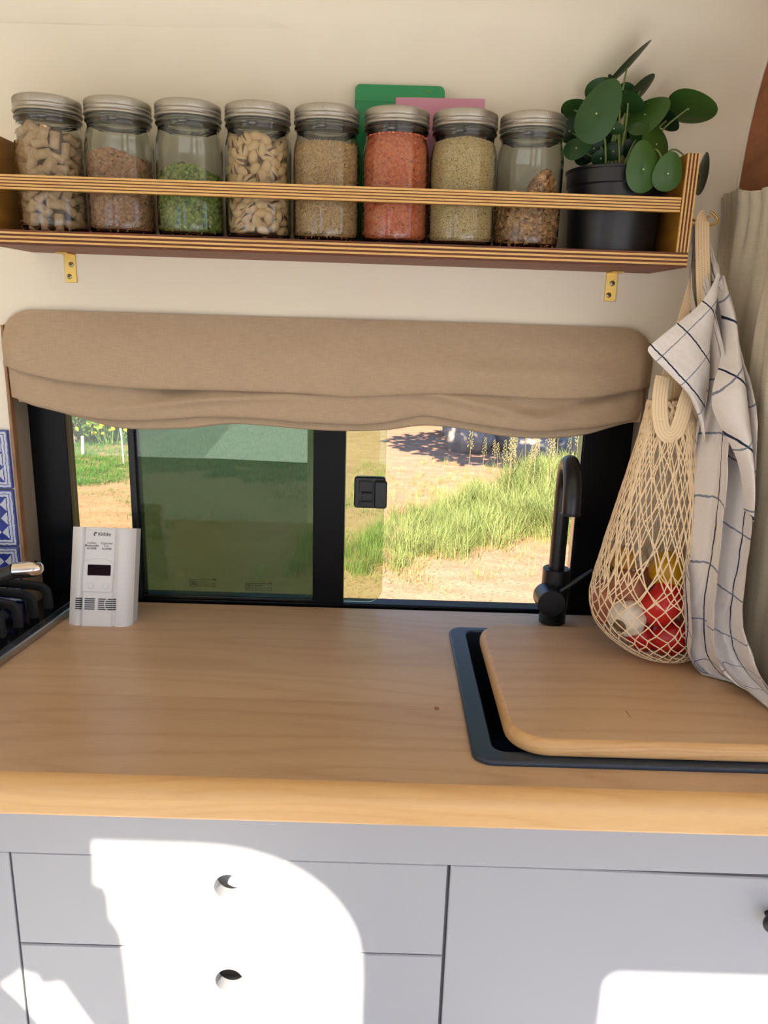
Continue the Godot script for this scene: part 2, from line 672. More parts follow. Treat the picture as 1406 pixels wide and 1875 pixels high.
	for k in rb.v.size():   # outline was drawn as (z, y): turn it to face -x
		var p := rb.v[k]
		rb.v[k] = Vector3(-p.z, p.y, p.x)
		var q := rb.n[k]
		rb.n[k] = Vector3(-q.z, q.y, q.x)
	struct("wall_right", rb, M.bulkhead, "reddish brown wooden bulkhead with a curved edge above the linen curtain", "wall")
	# white bead where lining meets bulkhead
	var path := PackedVector3Array()
	for k in range(1, prof.size()):
		path.append(Vector3(0.5215, prof[k].x, prof[k].y + 0.001))
	var bd := Geo.new()
	bd.tube(path, 0.0028, 0.0028, 8)
	struct("trim_2", bd, mat(c8(240, 228, 208), 0.5), "cream bead between the wall lining and the brown bulkhead", "trim")
	# door side of the van behind the camera: sliding door opening and front door window
	var zf := 1.765
	var dx := -0.25 * (zf - 0.52)
	var dy := 0.75 * (zf - 0.52)
	var fw := CSGBox3D.new()
	fw.size = Vector3(4.6, 2.04, 0.02)
	fw.position = Vector3(0, 0.94, zf + 0.01)
	fw.material = M.white_in
	var top := 0.816 + dy
	var right := -0.0105 + dx
	var o1 := PackedVector2Array([Vector2(-2.0, -0.02), Vector2(right, -0.02)])
	for k in 13:
		var a := PI / 2 * k / 12.0
		o1.append(Vector2(right - 0.205 + 0.205 * pow(cos(a), 0.9), top - 0.20 + 0.20 * pow(sin(a), 0.9)))
	o1.append(Vector2(-2.0, top + 0.004))
	var o2 := PackedVector2Array()
	for p in round_rect(0.2865 + dx, 0.4, 1.9, 0.6485 + dy, 0.022, 5):
		o2.append(p)
	for o in [o1, o2]:
		var hole := CSGPolygon3D.new()
		hole.name = "opening"
		hole.polygon = o
		hole.depth = 0.2
		hole.operation = CSGShape3D.OPERATION_SUBTRACTION
		hole.position = Vector3(0, 0, zf + 0.1) - fw.position
		fw.add_child(hole, true)
	fw.name = "wall_front"
	add_child(fw)
	tag(fw, "door side of the van behind the viewer, open to the sunlight", "wall", "", "structure")
	# a curtain bunched at the door's edge
	var k1 := PackedVector2Array()
	for p in [Vector2(-0.3364, 0.86), Vector2(-0.3395, 0.78), Vector2(-0.3417, 0.737), Vector2(-0.3255, 0.7365), Vector2(-0.3245, 0.6935), Vector2(-0.3125, 0.678), Vector2(-0.3105, 0.6455), Vector2(-0.3085, 0.6), Vector2(-0.3065, 0.53), Vector2(-0.303, 0.4), Vector2(-0.30, 0.2),
		Vector2(-0.31, 0.1), Vector2(-0.335, 0.4), Vector2(-0.352, 0.53), Vector2(-0.372, 0.567), Vector2(-0.3915, 0.606), Vector2(-0.404, 0.603), Vector2(-0.416, 0.601), Vector2(-0.4185, 0.606), Vector2(-0.408, 0.612), Vector2(-0.405, 0.617), Vector2(-0.414, 0.6175), Vector2(-0.428, 0.616), Vector2(-0.4415, 0.6226), Vector2(-0.452, 0.612), Vector2(-0.475, 0.595), Vector2(-0.50, 0.60), Vector2(-0.62, 0.64), Vector2(-0.62, 0.86)]:
		k1.append(p + Vector2(dx, dy))
	var k2 := PackedVector2Array()
	for p in [Vector2(-0.62, 0.62), Vector2(-0.49, 0.588), Vector2(-0.4651, 0.5858), Vector2(-0.445, 0.562), Vector2(-0.4219, 0.5274), Vector2(-0.36, 0.4), Vector2(-0.36, 0.2), Vector2(-0.62, 0.2)]:
		k2.append(p + Vector2(dx, dy))
	var dc := Geo.new()
	dc.prism(k1, zf - 0.004, zf + 0.018, 0.002)
	dc.prism(k2, zf - 0.004, zf + 0.018, 0.002)
	obj("door_curtain", dc, M.linen, fw).position = -fw.position


func tile_picture() -> ImageTexture:
	# hand-painted tile: blue and white harlequin inside two blue lines
	var q := noise(61, 0.03, 3)
	return picture(256, 256, func(x: float, y: float):
		var wx := x + q.get_noise_2d(x, y) * 3.0
		var wy := y + q.get_noise_2d(x + 500.0, y) * 3.0
		var white := Color(0.80, 0.82, 0.86)
		var blue := Color(0.16, 0.20, 0.52).lerp(Color(0.24, 0.30, 0.64), 0.5 + 0.5 * q.get_noise_2d(x * 0.5, y * 0.5))
		var e := minf(minf(wx, 256.0 - wx), minf(wy, 256.0 - wy))
		if e < 7.0: return blue.lerp(white, 0.15)
		if e < 16.0: return white
		if e < 20.0: return blue.lerp(white, 0.25)
		if e < 30.0: return white
		if e < 34.0: return blue
		var s := (wx - 34.0) / 188.0 * 6.0
		var t := (wy - 34.0) / 188.0 * 6.0
		var d1 := fposmod((s + t) * 0.5, 1.0)
		var d2 := fposmod((s - t) * 0.5, 1.0)
		var m := minf(minf(d1, 1.0 - d1), minf(d2, 1.0 - d2))
		var c := int(floor((s + t) * 0.5) + floor((s - t) * 0.5))
		var base := blue if posmod(c, 2) == 0 else white
		if m < 0.02: base = blue.darkened(0.2)
		return base)

func tiles(w: Node3D):
	var tex := tile_picture()
	var tm := mat(Color.WHITE, 0.16)
	tm.albedo_texture = tex
	var x1 := -0.6235
	for c in 4:
		for r in 4:
			var y0 := 1.2165 - 0.1008 * (r + 1)
			if y0 < 0.8: continue
			var g := Geo.new()
			g.box(Vector3(-0.0495, -0.0495, 0), Vector3(0.0495, 0.0495, 0.008), 0.002)
			for k in g.v.size():
				g.u[k] = Vector2(g.v[k].x / 0.099 + 0.5, 0.5 - g.v[k].y / 0.099)
			var o := obj("tile", g, tm, w)
			o.position = Vector3(x1 - 0.05 - 0.1008 * c, y0 + 0.05, WALL_Z)
			o.rotation = Vector3(rng.randf_range(-0.01, 0.01), rng.randf_range(-0.012, 0.012), rng.randf_range(-0.008, 0.008))


# ---------------------------------------------------------------- window
func window():
	var w := thing("window_1", "black framed sliding van window above the worktop, right half open", "window", "", Vector3.ZERO, "structure")
	var z0 := -0.045
	var z1 := GLASS_Z
	# outer frame
	var g := Geo.new()
	var sides := [[-0.617, 0.86, -0.5535, 1.39], [0.3398, 0.86, 0.424, 1.39], [-0.5535, 0.86, 0.3398, 0.9045], [-0.5535, 1.33, 0.3398, 1.39]]
	for s in sides:
		g.box(Vector3(s[0], s[1], z0), Vector3(s[2], s[3], z1), 0.003)
	obj("frame", g, M.frame, w)
	# bars
	var b := Geo.new()
	b.box(Vector3(-0.4481, 0.903, z0), Vector3(-0.4365, 1.34, z1), 0.002)
	b.box(Vector3(-0.4385, 0.903, z0 + 0.004), Vector3(-0.433, 1.34, z1 - 0.008), 0.002)
	obj("bar", b, M.black, w)
	var b2 := Geo.new()
	b2.box(Vector3(-0.1255, 0.903, z0 + 0.006), Vector3(-0.0699, 1.34, z1 + 0.002), 0.002)
	obj("bar", b2, M.frame, w)
	var b3 := Geo.new()
	b3.box(Vector3(-0.437, 0.9045, z0 + 0.006), Vector3(-0.12, 0.9115, z1), 0.002)
	obj("sill_rail", b3, M.black_gloss, w)
	var b4 := Geo.new()
	b4.box(Vector3(0.3375, 0.905, -0.034), Vector3(0.3398, 1.34, -0.012), 0.0008)
	obj("runner", b4, M.steel, w)
	# panes
	var p1 := Geo.new()
	p1.box(Vector3(-0.58, 0.89, -0.03), Vector3(-0.442, 1.35, -0.026), 0.0003, 1)
	obj("pane", p1, tinted(Color(0.90, 0.95, 0.85)), w)
	var dark := tinted(Color(0.32, 0.40, 0.37))
	dark.clearcoat_enabled = true
	dark.clearcoat = 1.0
	dark.clearcoat_roughness = 0.02
	var p2 := Geo.new()
	p2.box(Vector3(-0.44, 0.89, -0.03), Vector3(-0.11, 1.35, -0.026), 0.0003, 1)
	var dp := obj("pane", p2, dark, w)
	dp.set_meta("label", "dark tinted pane")
	# sliding pane, pushed left; its free edge has a rounded lower corner
	var p3 := Geo.new()
	p3.prism(round_rect(-0.4345, 0.907, 0.0005, 1.34, 0.026, 8, [1, 0, 0, 0]), -0.0205, -0.0165, 0.0005)
	var sp := obj("sliding_pane", p3, tinted(Color(0.74, 0.85, 0.70)), w)
	# latch on the sliding pane
	var k := Geo.new()
	k.prism(round_rect(-0.0535, 1.0865, 0.0015, 1.1425, 0.006, 4), -0.0165, -0.006, 0.002)
	var la := obj("latch", k, M.matte_black, w)
	var k2 := Geo.new()
	k2.prism(round_rect(-0.018, 1.088, 0.0045, 1.137, 0.005, 4), -0.006, 0.001, 0.002)
	obj("grip", k2, M.matte_black, la)
	var k3 := Geo.new()
	k3.box(Vector3(-0.045, 1.117, -0.007), Vector3(-0.021, 1.136, -0.003), 0.001)
	k3.box(Vector3(-0.04, 1.101, -0.007), Vector3(-0.021, 1.115, -0.001), 0.001)
	k3.box(Vector3(-0.045, 1.09, -0.007), Vector3(-0.021, 1.099, -0.003), 0.001)
	obj("catch", k3, M.black, la)
	var k4 := Geo.new()
	for y in [1.131, 1.094]:
		k4.cyl(Vector3(-0.04, y, -0.007), Vector3(-0.04, y, -0.002), 0.004, 0.0036, 12)
	obj("rivet", k4, M.black, la)
	# etched stamps at the foot of the dark pane
	var ink := mat(c8(18, 22, 16), 0.6)
	for s in [Vector2(-0.345, 0.9311), Vector2(-0.2427, 0.9269)]:
		var m := Geo.new()
		var zz := -0.0262
		for e in [[-0.007, 0.006, 0.007, 0.0068], [-0.007, -0.0068, 0.007, -0.006], [-0.007, -0.0065, -0.0062, 0.0065], [0.0062, -0.0065, 0.007, 0.0065]]:
			m.box(Vector3(s.x + e[0], s.y + e[1], zz), Vector3(s.x + e[2], s.y + e[3], zz + 0.0006), 0.0001, 1)
		for r in 4:
			var x := 0.0095
			while x < 0.031 - (0.008 if r == 1 else 0.0):
				var l := 0.0007 + 0.0015 * absf(sin(x * 4000.0 + r))
				m.box(Vector3(s.x + x, s.y + 0.0062 - r * 0.0042, zz), Vector3(s.x + x + l, s.y + 0.0074 - r * 0.0042, zz + 0.0006), 0.0001, 1)
				x += l + 0.0007
		for r in 2:
			m.box(Vector3(s.x - 0.005, s.y - 0.0022 - r * 0.002, zz), Vector3(s.x + 0.005, s.y - 0.0012 - r * 0.002, zz + 0.0006), 0.0001, 1)
		var ring := PackedVector3Array()
		for a in 19:
			ring.append(Vector3(s.x + 0.0365 + 0.0034 * cos(a * TAU / 18), s.y - 0.0035 + 0.0038 * sin(a * TAU / 18), zz + 0.0003))
		m.tube(ring, 0.0004, 0.0004, 6)
		m.box(Vector3(s.x + 0.034, s.y + 0.0062, zz), Vector3(s.x + 0.0405, s.y + 0.0074, zz + 0.0006), 0.0001, 1)
		m.box(Vector3(s.x + 0.034, s.y + 0.0085, zz), Vector3(s.x + 0.0405, s.y + 0.0095, zz + 0.0006), 0.0001, 1)
		var st := obj("stamp", m, ink, dp)
		var tx := MeshInstance3D.new()
		tx.name = "stamp_letters"
		tx.mesh = words_mesh("MA", 0.0042, true)
		tx.material_override = ink
		tx.position = Vector3(s.x, s.y + 0.0022, -0.0259)
		dp.add_child(tx, true)


# ---------------------------------------------------------------- cabinets and worktop
func plate_with_hole(x0: float, y0: float, x1: float, y1: float, z0: float, z1: float, hole: Vector2, r: float) -> Geo:
	var g := Geo.new()
	var N := 48
	var bev := 0.0015
	var out := PackedVector2Array()
	var inn := PackedVector2Array()
	for k in N + 1:
		var a := TAU * k / N
		var d := Vector2(cos(a), sin(a))
		inn.append(hole + d * r)
		var t := 1e9
		if d.x > 1e-6: t = minf(t, (x1 - bev - hole.x) / d.x)
		if d.x < -1e-6: t = minf(t, (x0 + bev - hole.x) / d.x)
		if d.y > 1e-6: t = minf(t, (y1 - bev - hole.y) / d.y)
		if d.y < -1e-6: t = minf(t, (y0 + bev - hole.y) / d.y)
		out.append(hole + d * t)
	# put true corners in place of the nearest ray ends
	for c in [Vector2(x0 + bev, y0 + bev), Vector2(x1 - bev, y0 + bev), Vector2(x1 - bev, y1 - bev), Vector2(x0 + bev, y1 - bev)]:
		var best := 0
		for k in N:
			if out[k].distance_to(c) < out[best].distance_to(c): best = k
		out[best] = c
		if best == 0: out[N] = c
	for k in N:
		var a := Vector3(inn[k].x, inn[k].y, z1)
		var b := Vector3(inn[k + 1].x, inn[k + 1].y, z1)
		g.quad(a, Vector3(out[k].x, out[k].y, z1), Vector3(out[k + 1].x, out[k + 1].y, z1), b, Vector3(0, 0, 1))
		g.quad(Vector3(out[k].x, out[k].y, z0), Vector3(inn[k].x, inn[k].y, z0), Vector3(inn[k + 1].x, inn[k + 1].y, z0), Vector3(out[k + 1].x, out[k + 1].y, z0), Vector3(0, 0, -1))
	var rows := []
	for z in [z1, z0]:
		var row := PackedVector3Array()
		for k in N + 1:
			row.append(Vector3(inn[k].x, inn[k].y, z))
		rows.append(row)
	g.grid(rows, true)
	var c := [Vector2(x0, y0), Vector2(x1, y0), Vector2(x1, y1), Vector2(x0, y1)]
	var ci := [Vector2(x0 + bev, y0 + bev), Vector2(x1 - bev, y0 + bev), Vector2(x1 - bev, y1 - bev), Vector2(x0 + bev, y1 - bev)]
	for k in 4:
		var a: Vector2 = c[k]
		var b: Vector2 = c[(k + 1) % 4]
		var ai: Vector2 = ci[k]
		var bi: Vector2 = ci[(k + 1) % 4]
		g.quad(Vector3(a.x, a.y, z0), Vector3(b.x, b.y, z0), Vector3(b.x, b.y, z1 - bev), Vector3(a.x, a.y, z1 - bev))
		g.quad(Vector3(a.x, a.y, z1 - bev), Vector3(b.x, b.y, z1 - bev), Vector3(bi.x, bi.y, z1), Vector3(ai.x, ai.y, z1))
		g.quad(Vector3(ai.x, ai.y, z0), Vector3(bi.x, bi.y, z0), Vector3(b.x, b.y, z0), Vector3(a.x, a.y, z0))
	return g

func cabinets():
	var c := thing("kitchen_cabinet", "white kitchen cabinet run with two drawers and doors under the wooden worktop", "cabinet")
	var g := Geo.new()
	g.box(Vector3(-1.2, 0.783, 0.50), Vector3(0.538, 0.8555, 0.5205), 0.0012)
	obj("top_rail", g, M.white, c)
	# carcass: back, ends, partitions, plinth
	var b := Geo.new()
	for x in [-1.2, -0.4385, 0.0905, 0.52]:
		b.box(Vector3(x - 0.007, 0.06, 0.06), Vector3(x + 0.007, 0.78, 0.50), 0.001)
	b.box(Vector3(-1.2, 0.06, 0.055), Vector3(0.52, 0.85, 0.065), 0.001)
	b.box(Vector3(-1.2, 0.05, 0.06), Vector3(0.52, 0.065, 0.50), 0.001)
	b.box(Vector3(-1.2, 0.0, 0.44), Vector3(0.52, 0.05, 0.46), 0.001)
	obj("carcass", b, M.white_in, c)
	var holes := [Vector2(-0.1745, 0.7418), Vector2(-0.1765, 0.603)]
	var ys := [[0.6508, 0.7818], [0.52, 0.6492]]
	for k in 2:
		var d := plate_with_hole(-0.4345, ys[k][0], 0.0882, ys[k][1], 0.501, 0.519, holes[k], 0.0175)
		var dr := obj("drawer_front", d, M.white, c)
		var bx := Geo.new()
		bx.box(Vector3(-0.42, ys[k][0] + 0.01, 0.09), Vector3(0.075, ys[k][0] + 0.02, 0.50), 0.001)
		bx.box(Vector3(-0.42, ys[k][0] + 0.01, 0.09), Vector3(0.075, ys[k][1] - 0.05, 0.10), 0.001)
		for x in [-0.42, 0.065]:
			bx.box(Vector3(x, ys[k][0] + 0.01, 0.09), Vector3(x + 0.01, ys[k][1] - 0.05, 0.50), 0.001)
		var pz: float = [0.484, 0.45][k]
		bx.box(Vector3(-0.41, ys[k][0] + 0.02, pz - 0.006), Vector3(0.065, ys[k][1] - 0.004, pz), 0.001)
		obj("drawer_box", bx, M.white_in, dr)
	var low := plate_with_hole(-0.4345, 0.10, 0.0882, 0.5185, 0.501, 0.519, Vector2(-0.176, 0.46), 0.0175)
	obj("drawer_front", low, M.white, c)
	# right door hangs a little low and open at its top corner
	var d2 := Geo.new()
	d2.prism(PackedVector2Array([Vector2(0.0925, 0.10), Vector2(0.534, 0.10), Vector2(0.534, 0.7755), Vector2(0.47, 0.7762), Vector2(0.22, 0.7812), Vector2(0.0925, 0.7818)]), 0.501, 0.5185, 0.0015)
	var door := obj("door", d2, M.white, c)
	var kn := Geo.new()
	kn.lathe(PackedVector2Array([Vector2(0.004, 0), Vector2(0.004, 0.011), Vector2(0.0125, 0.014), Vector2(0.0135, 0.018), Vector2(0.0115, 0.023), Vector2(0.006, 0.0245), Vector2(0.0001, 0.0245)]), 24, Vector3(0.4795, 0.7275, 0.5185), Basis(Vector3.RIGHT, PI / 2))
	obj("knob", kn, M.matte_black, door)
	var d3 := Geo.new()
	d3.box(Vector3(-1.19, 0.10, 0.501), Vector3(-0.4368, 0.7815, 0.5185), 0.0015)
	obj("door", d3, M.white, c)


func worktop():
	var w := thing("worktop", "wooden kitchen worktop with a rounded front edge, running under the window", "worktop")
	var seam := 0.345
	var lo := 0.872
	var cut := [Vector2(0.126, 0.096), Vector2(0.9, 0.478)]   # sink cut-out
	var spans := [[0.0, seam], [seam, 0.531]]
	for k in 2:
		var z0: float = spans[k][0]
		var z1: float = spans[k][1]
		var g := Geo.new()
		if k == 0:   # reaches into the window recess, stops at the wall on both sides of it
			g.box(Vector3(-1.2, lo, WALL_Z + 0.0005), Vector3(-0.616, 0.9, z1 - 0.0003), 0.00006, 1)
			g.box(Vector3(-0.616, lo, z0), Vector3(cut[0].x, 0.9, z1 - 0.0003), 0.00006, 1)
			g.box(Vector3(cut[0].x, lo, z0), Vector3(0.4235, 0.9, cut[0].y), 0.00006, 1)
			g.box(Vector3(0.4235, lo, WALL_Z + 0.0005), Vector3(0.5215, 0.9, cut[0].y), 0.00006, 1)
		else:
			g.box(Vector3(-1.2, lo, z0), Vector3(cut[0].x, 0.9, z1 - 0.0003), 0.00006, 1)
			g.box(Vector3(cut[0].x, lo, cut[1].y), Vector3(0.538, 0.9, z1 - 0.0003), 0.00006, 1)
		obj("board", g, M.maple if k == 0 else M.maple2, w)
	# rounded solid edge
	var e := Geo.new()
	var rows := []
	var sec := []
	sec.append(Vector2(0.531, 0.856))
	sec.append(Vector2(0.545, 0.8565))
	for t in 5:
		var a := -PI / 2 + PI / 2 * t / 4.0
		sec.append(Vector2(0.5475 + 0.005 * cos(a), 0.8625 + 0.005 * sin(a)))
	for t in 9:
		var a := PI / 2 * t / 8.0
		sec.append(Vector2(0.5345 + 0.018 * cos(a), 0.8822 + 0.018 * sin(a)))
	sec.append(Vector2(0.531, 0.9002))
	for p in sec:
		rows.append(PackedVector3Array([Vector3(-1.2, p.y, p.x), Vector3(-0.4, p.y, p.x), Vector3(0.1, p.y, p.x), Vector3(0.538, p.y, p.x)]))
	e.grid(rows)
	obj("edge_band", e, M.maple_edge, w)
	var s := Geo.new()
	s.box(Vector3(-1.2, 0.8555, 0.1), Vector3(0.126, 0.872, 0.531), 0.001)
	s.box(Vector3(0.126, 0.8555, 0.48), Vector3(0.538, 0.872, 0.531), 0.001)
	obj("underside", s, M.maple_edge, w)
	# a crumb stain
	var st := Geo.new()
	st.poly(PackedVector2Array([Vector2(0, 0.002), Vector2(0.003, 0.0045), Vector2(0.0065, 0.004), Vector2(0.008, 0.0), Vector2(0.006, -0.003), Vector2(0.003, -0.004), Vector2(0.0015, -0.002)]), 0.0, true)
	var sm := obj("stain", st, mat(c8(150, 100, 52), 0.5), w)
	sm.position = Vector3(0.0755, 0.9004, 0.3579)
	sm.rotation.x = -PI / 2


# ---------------------------------------------------------------- shelf
func ply_layers(parent: Node3D, lo: Vector3, hi: Vector3, axis: int, n: int, start_light := true, face := 2, dark_share := 1.0):
	# the edge of plywood: thin veneers, light and dark in turn, the dark ones a hair recessed
	var light := Geo.new()
	var dark := Geo.new()
	var L := hi[axis] - lo[axis]
	var whole := 0.0
	for k in n:
		whole += 1.0 if (k % 2 == 0) == start_light else dark_share
	var run := 0.0
	for k in n:
		var a := lo
		var b := hi
		var is_light := (k % 2 == 0) == start_light
		a[axis] = lo[axis] + L * run / whole
		run += (1.0 if is_light else dark_share) + (0.1 * sin(k * 2.7) if k < n - 1 else 0.0)
		b[axis] = hi[axis] if k == n - 1 else lo[axis] + L * minf(run / whole, 1.0)
		if not is_light:
			b[face] -= 0.0003
		(light if is_light else dark).box(a, b, 0.0002, 1)
	obj("light_veneers", light, M.ply_light, parent).set_meta("kind", "stuff")
	obj("dark_veneers", dark, M.ply_dark, parent).set_meta("kind", "stuff")

const SHELF_Y := 1.511
const SHELF_Z := 0.2
const SHELF_TILT := 0.0046
func shelf():
	var s := thing("spice_shelf", "plywood wall shelf with a guard rail, full of storage jars", "shelf", "", Vector3(0.404, SHELF_Y, 0.0))
	s.rotation.z = -SHELF_TILT
	var zf := SHELF_Z
	var xr := 0.0
	var xl := -0.966
	var g := Geo.new()
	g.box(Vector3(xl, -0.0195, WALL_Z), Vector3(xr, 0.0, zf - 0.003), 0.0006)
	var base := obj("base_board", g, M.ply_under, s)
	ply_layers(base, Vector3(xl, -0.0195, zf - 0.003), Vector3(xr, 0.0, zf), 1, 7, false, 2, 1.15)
	var r := Geo.new()
	r.box(Vector3(xl + 0.017, 0.0515, zf - 0.014), Vector3(xr - 0.0175, 0.07, zf - 0.005), 0.0004)
	var rail := obj("rail", r, M.ply_face, s)
	ply_layers(rail, Vector3(xl + 0.017, 0.0515, zf - 0.005), Vector3(xr - 0.0175, 0.07, zf - 0.002), 1, 9, true, 2, 0.42)
	for side in 2:
		var x0 := xr - 0.0165 if side == 1 else xl
		var e := Geo.new()
		e.box(Vector3(x0, 0.0, WALL_Z), Vector3(x0 + 0.0165, 0.1255, zf - 0.003), 0.0008)
		var pan := obj("end_panel", e, M.ply_face, s)
		ply_layers(pan, Vector3(x0, 0.0, zf - 0.003), Vector3(x0 + 0.0165, 0.1248, zf), 0, 7)
	# brackets under it
	for k in 2:
		var px: Vector3 = [Vector3(-0.5029, 1.4795, 0.05), Vector3(0.3457, 1.4733, 0.05)][k]
		var b := thing("shelf_bracket", ["brass angle bracket under the left end of the plywood shelf", "brass angle bracket under the right end of the plywood shelf"][k], "bracket", "brass shelf brackets", Vector3(px.x, 1.4915 - SHELF_TILT * (px.x - 0.404), WALL_Z))
		var bg := Geo.new()
		bg.prism(round_rect(-0.009, -0.0435, 0.009, 0.0, 0.001, 2), 0.0, 0.0022, 0.0005)
		bg.box(Vector3(-0.009, -0.0022, 0.0), Vector3(0.009, 0.0, 0.034), 0.0005)
		obj("plate", bg, M.brass, b)
		for q in [Vector2(0.0015, -0.0165), Vector2(-0.0025, -0.0345)]:
			var sg := Geo.new()
			sg.lathe(PackedVector2Array([Vector2(0.0042, 0), Vector2(0.0040, 0.0006), Vector2(0.0028, 0.0013), Vector2(0.0001, 0.0016)]), 20, Vector3(q.x, q.y, 0.0022), Basis(Vector3.RIGHT, PI / 2))
			var so := obj("screw", sg, M.screw, b)
			var cg := Geo.new()
			var cb := Basis(Vector3.BACK, 0.5 + k)
			for a in 2:
				var vx := cb * (Vector3(0.0019, 0, 0) if a == 0 else Vector3(0, 0.0019, 0))
				var o := Vector3(q.x, q.y, 0.0039)
				cg.tube(PackedVector3Array([o - vx, o + vx]), 0.0005, 0.0005, 6)
			obj("cross_slot", cg, M.black, so)
	# brass hooks on the right end
	for k in 2:
		var h := thing("cup_hook", ["brass cup hook holding the string bag at the end of the shelf", "small brass hook close to the shelf end, holding the checked towel"][k], "hook", "brass hooks on the shelf end", Vector3(0.404, [1.556, 1.562][k], [0.15, 0.1][k]))
		var hg := Geo.new()
		if k == 0:
			hg.tube(smooth_path([Vector3(-0.002, 0.004, 0), Vector3(0.02, 0.003, 0), Vector3(0.034, -0.002, 0), Vector3(0.046, -0.003, 0), Vector3(0.053, 0.002, 0), Vector3(0.0515, 0.008, 0), Vector3(0.042, 0.015, 0)], 6), 0.0016, 0.0015, 10)
		else:
			hg.tube(smooth_path([Vector3(-0.002, 0.003, 0), Vector3(0.02, 0.001, 0), Vector3(0.034, -0.003, 0), Vector3(0.042, -0.002, 0), Vector3(0.046, 0.004, 0)], 6), 0.0014, 0.0012, 10)
		obj("wire", hg, M.brass, h)
		var cg := Geo.new()
		cg.cyl(Vector3(0, 0.003, 0), Vector3(0.003, 0.003, 0), 0.0042, 0.0036, 16, 0.0008)
		obj("collar", cg, M.brass, h)


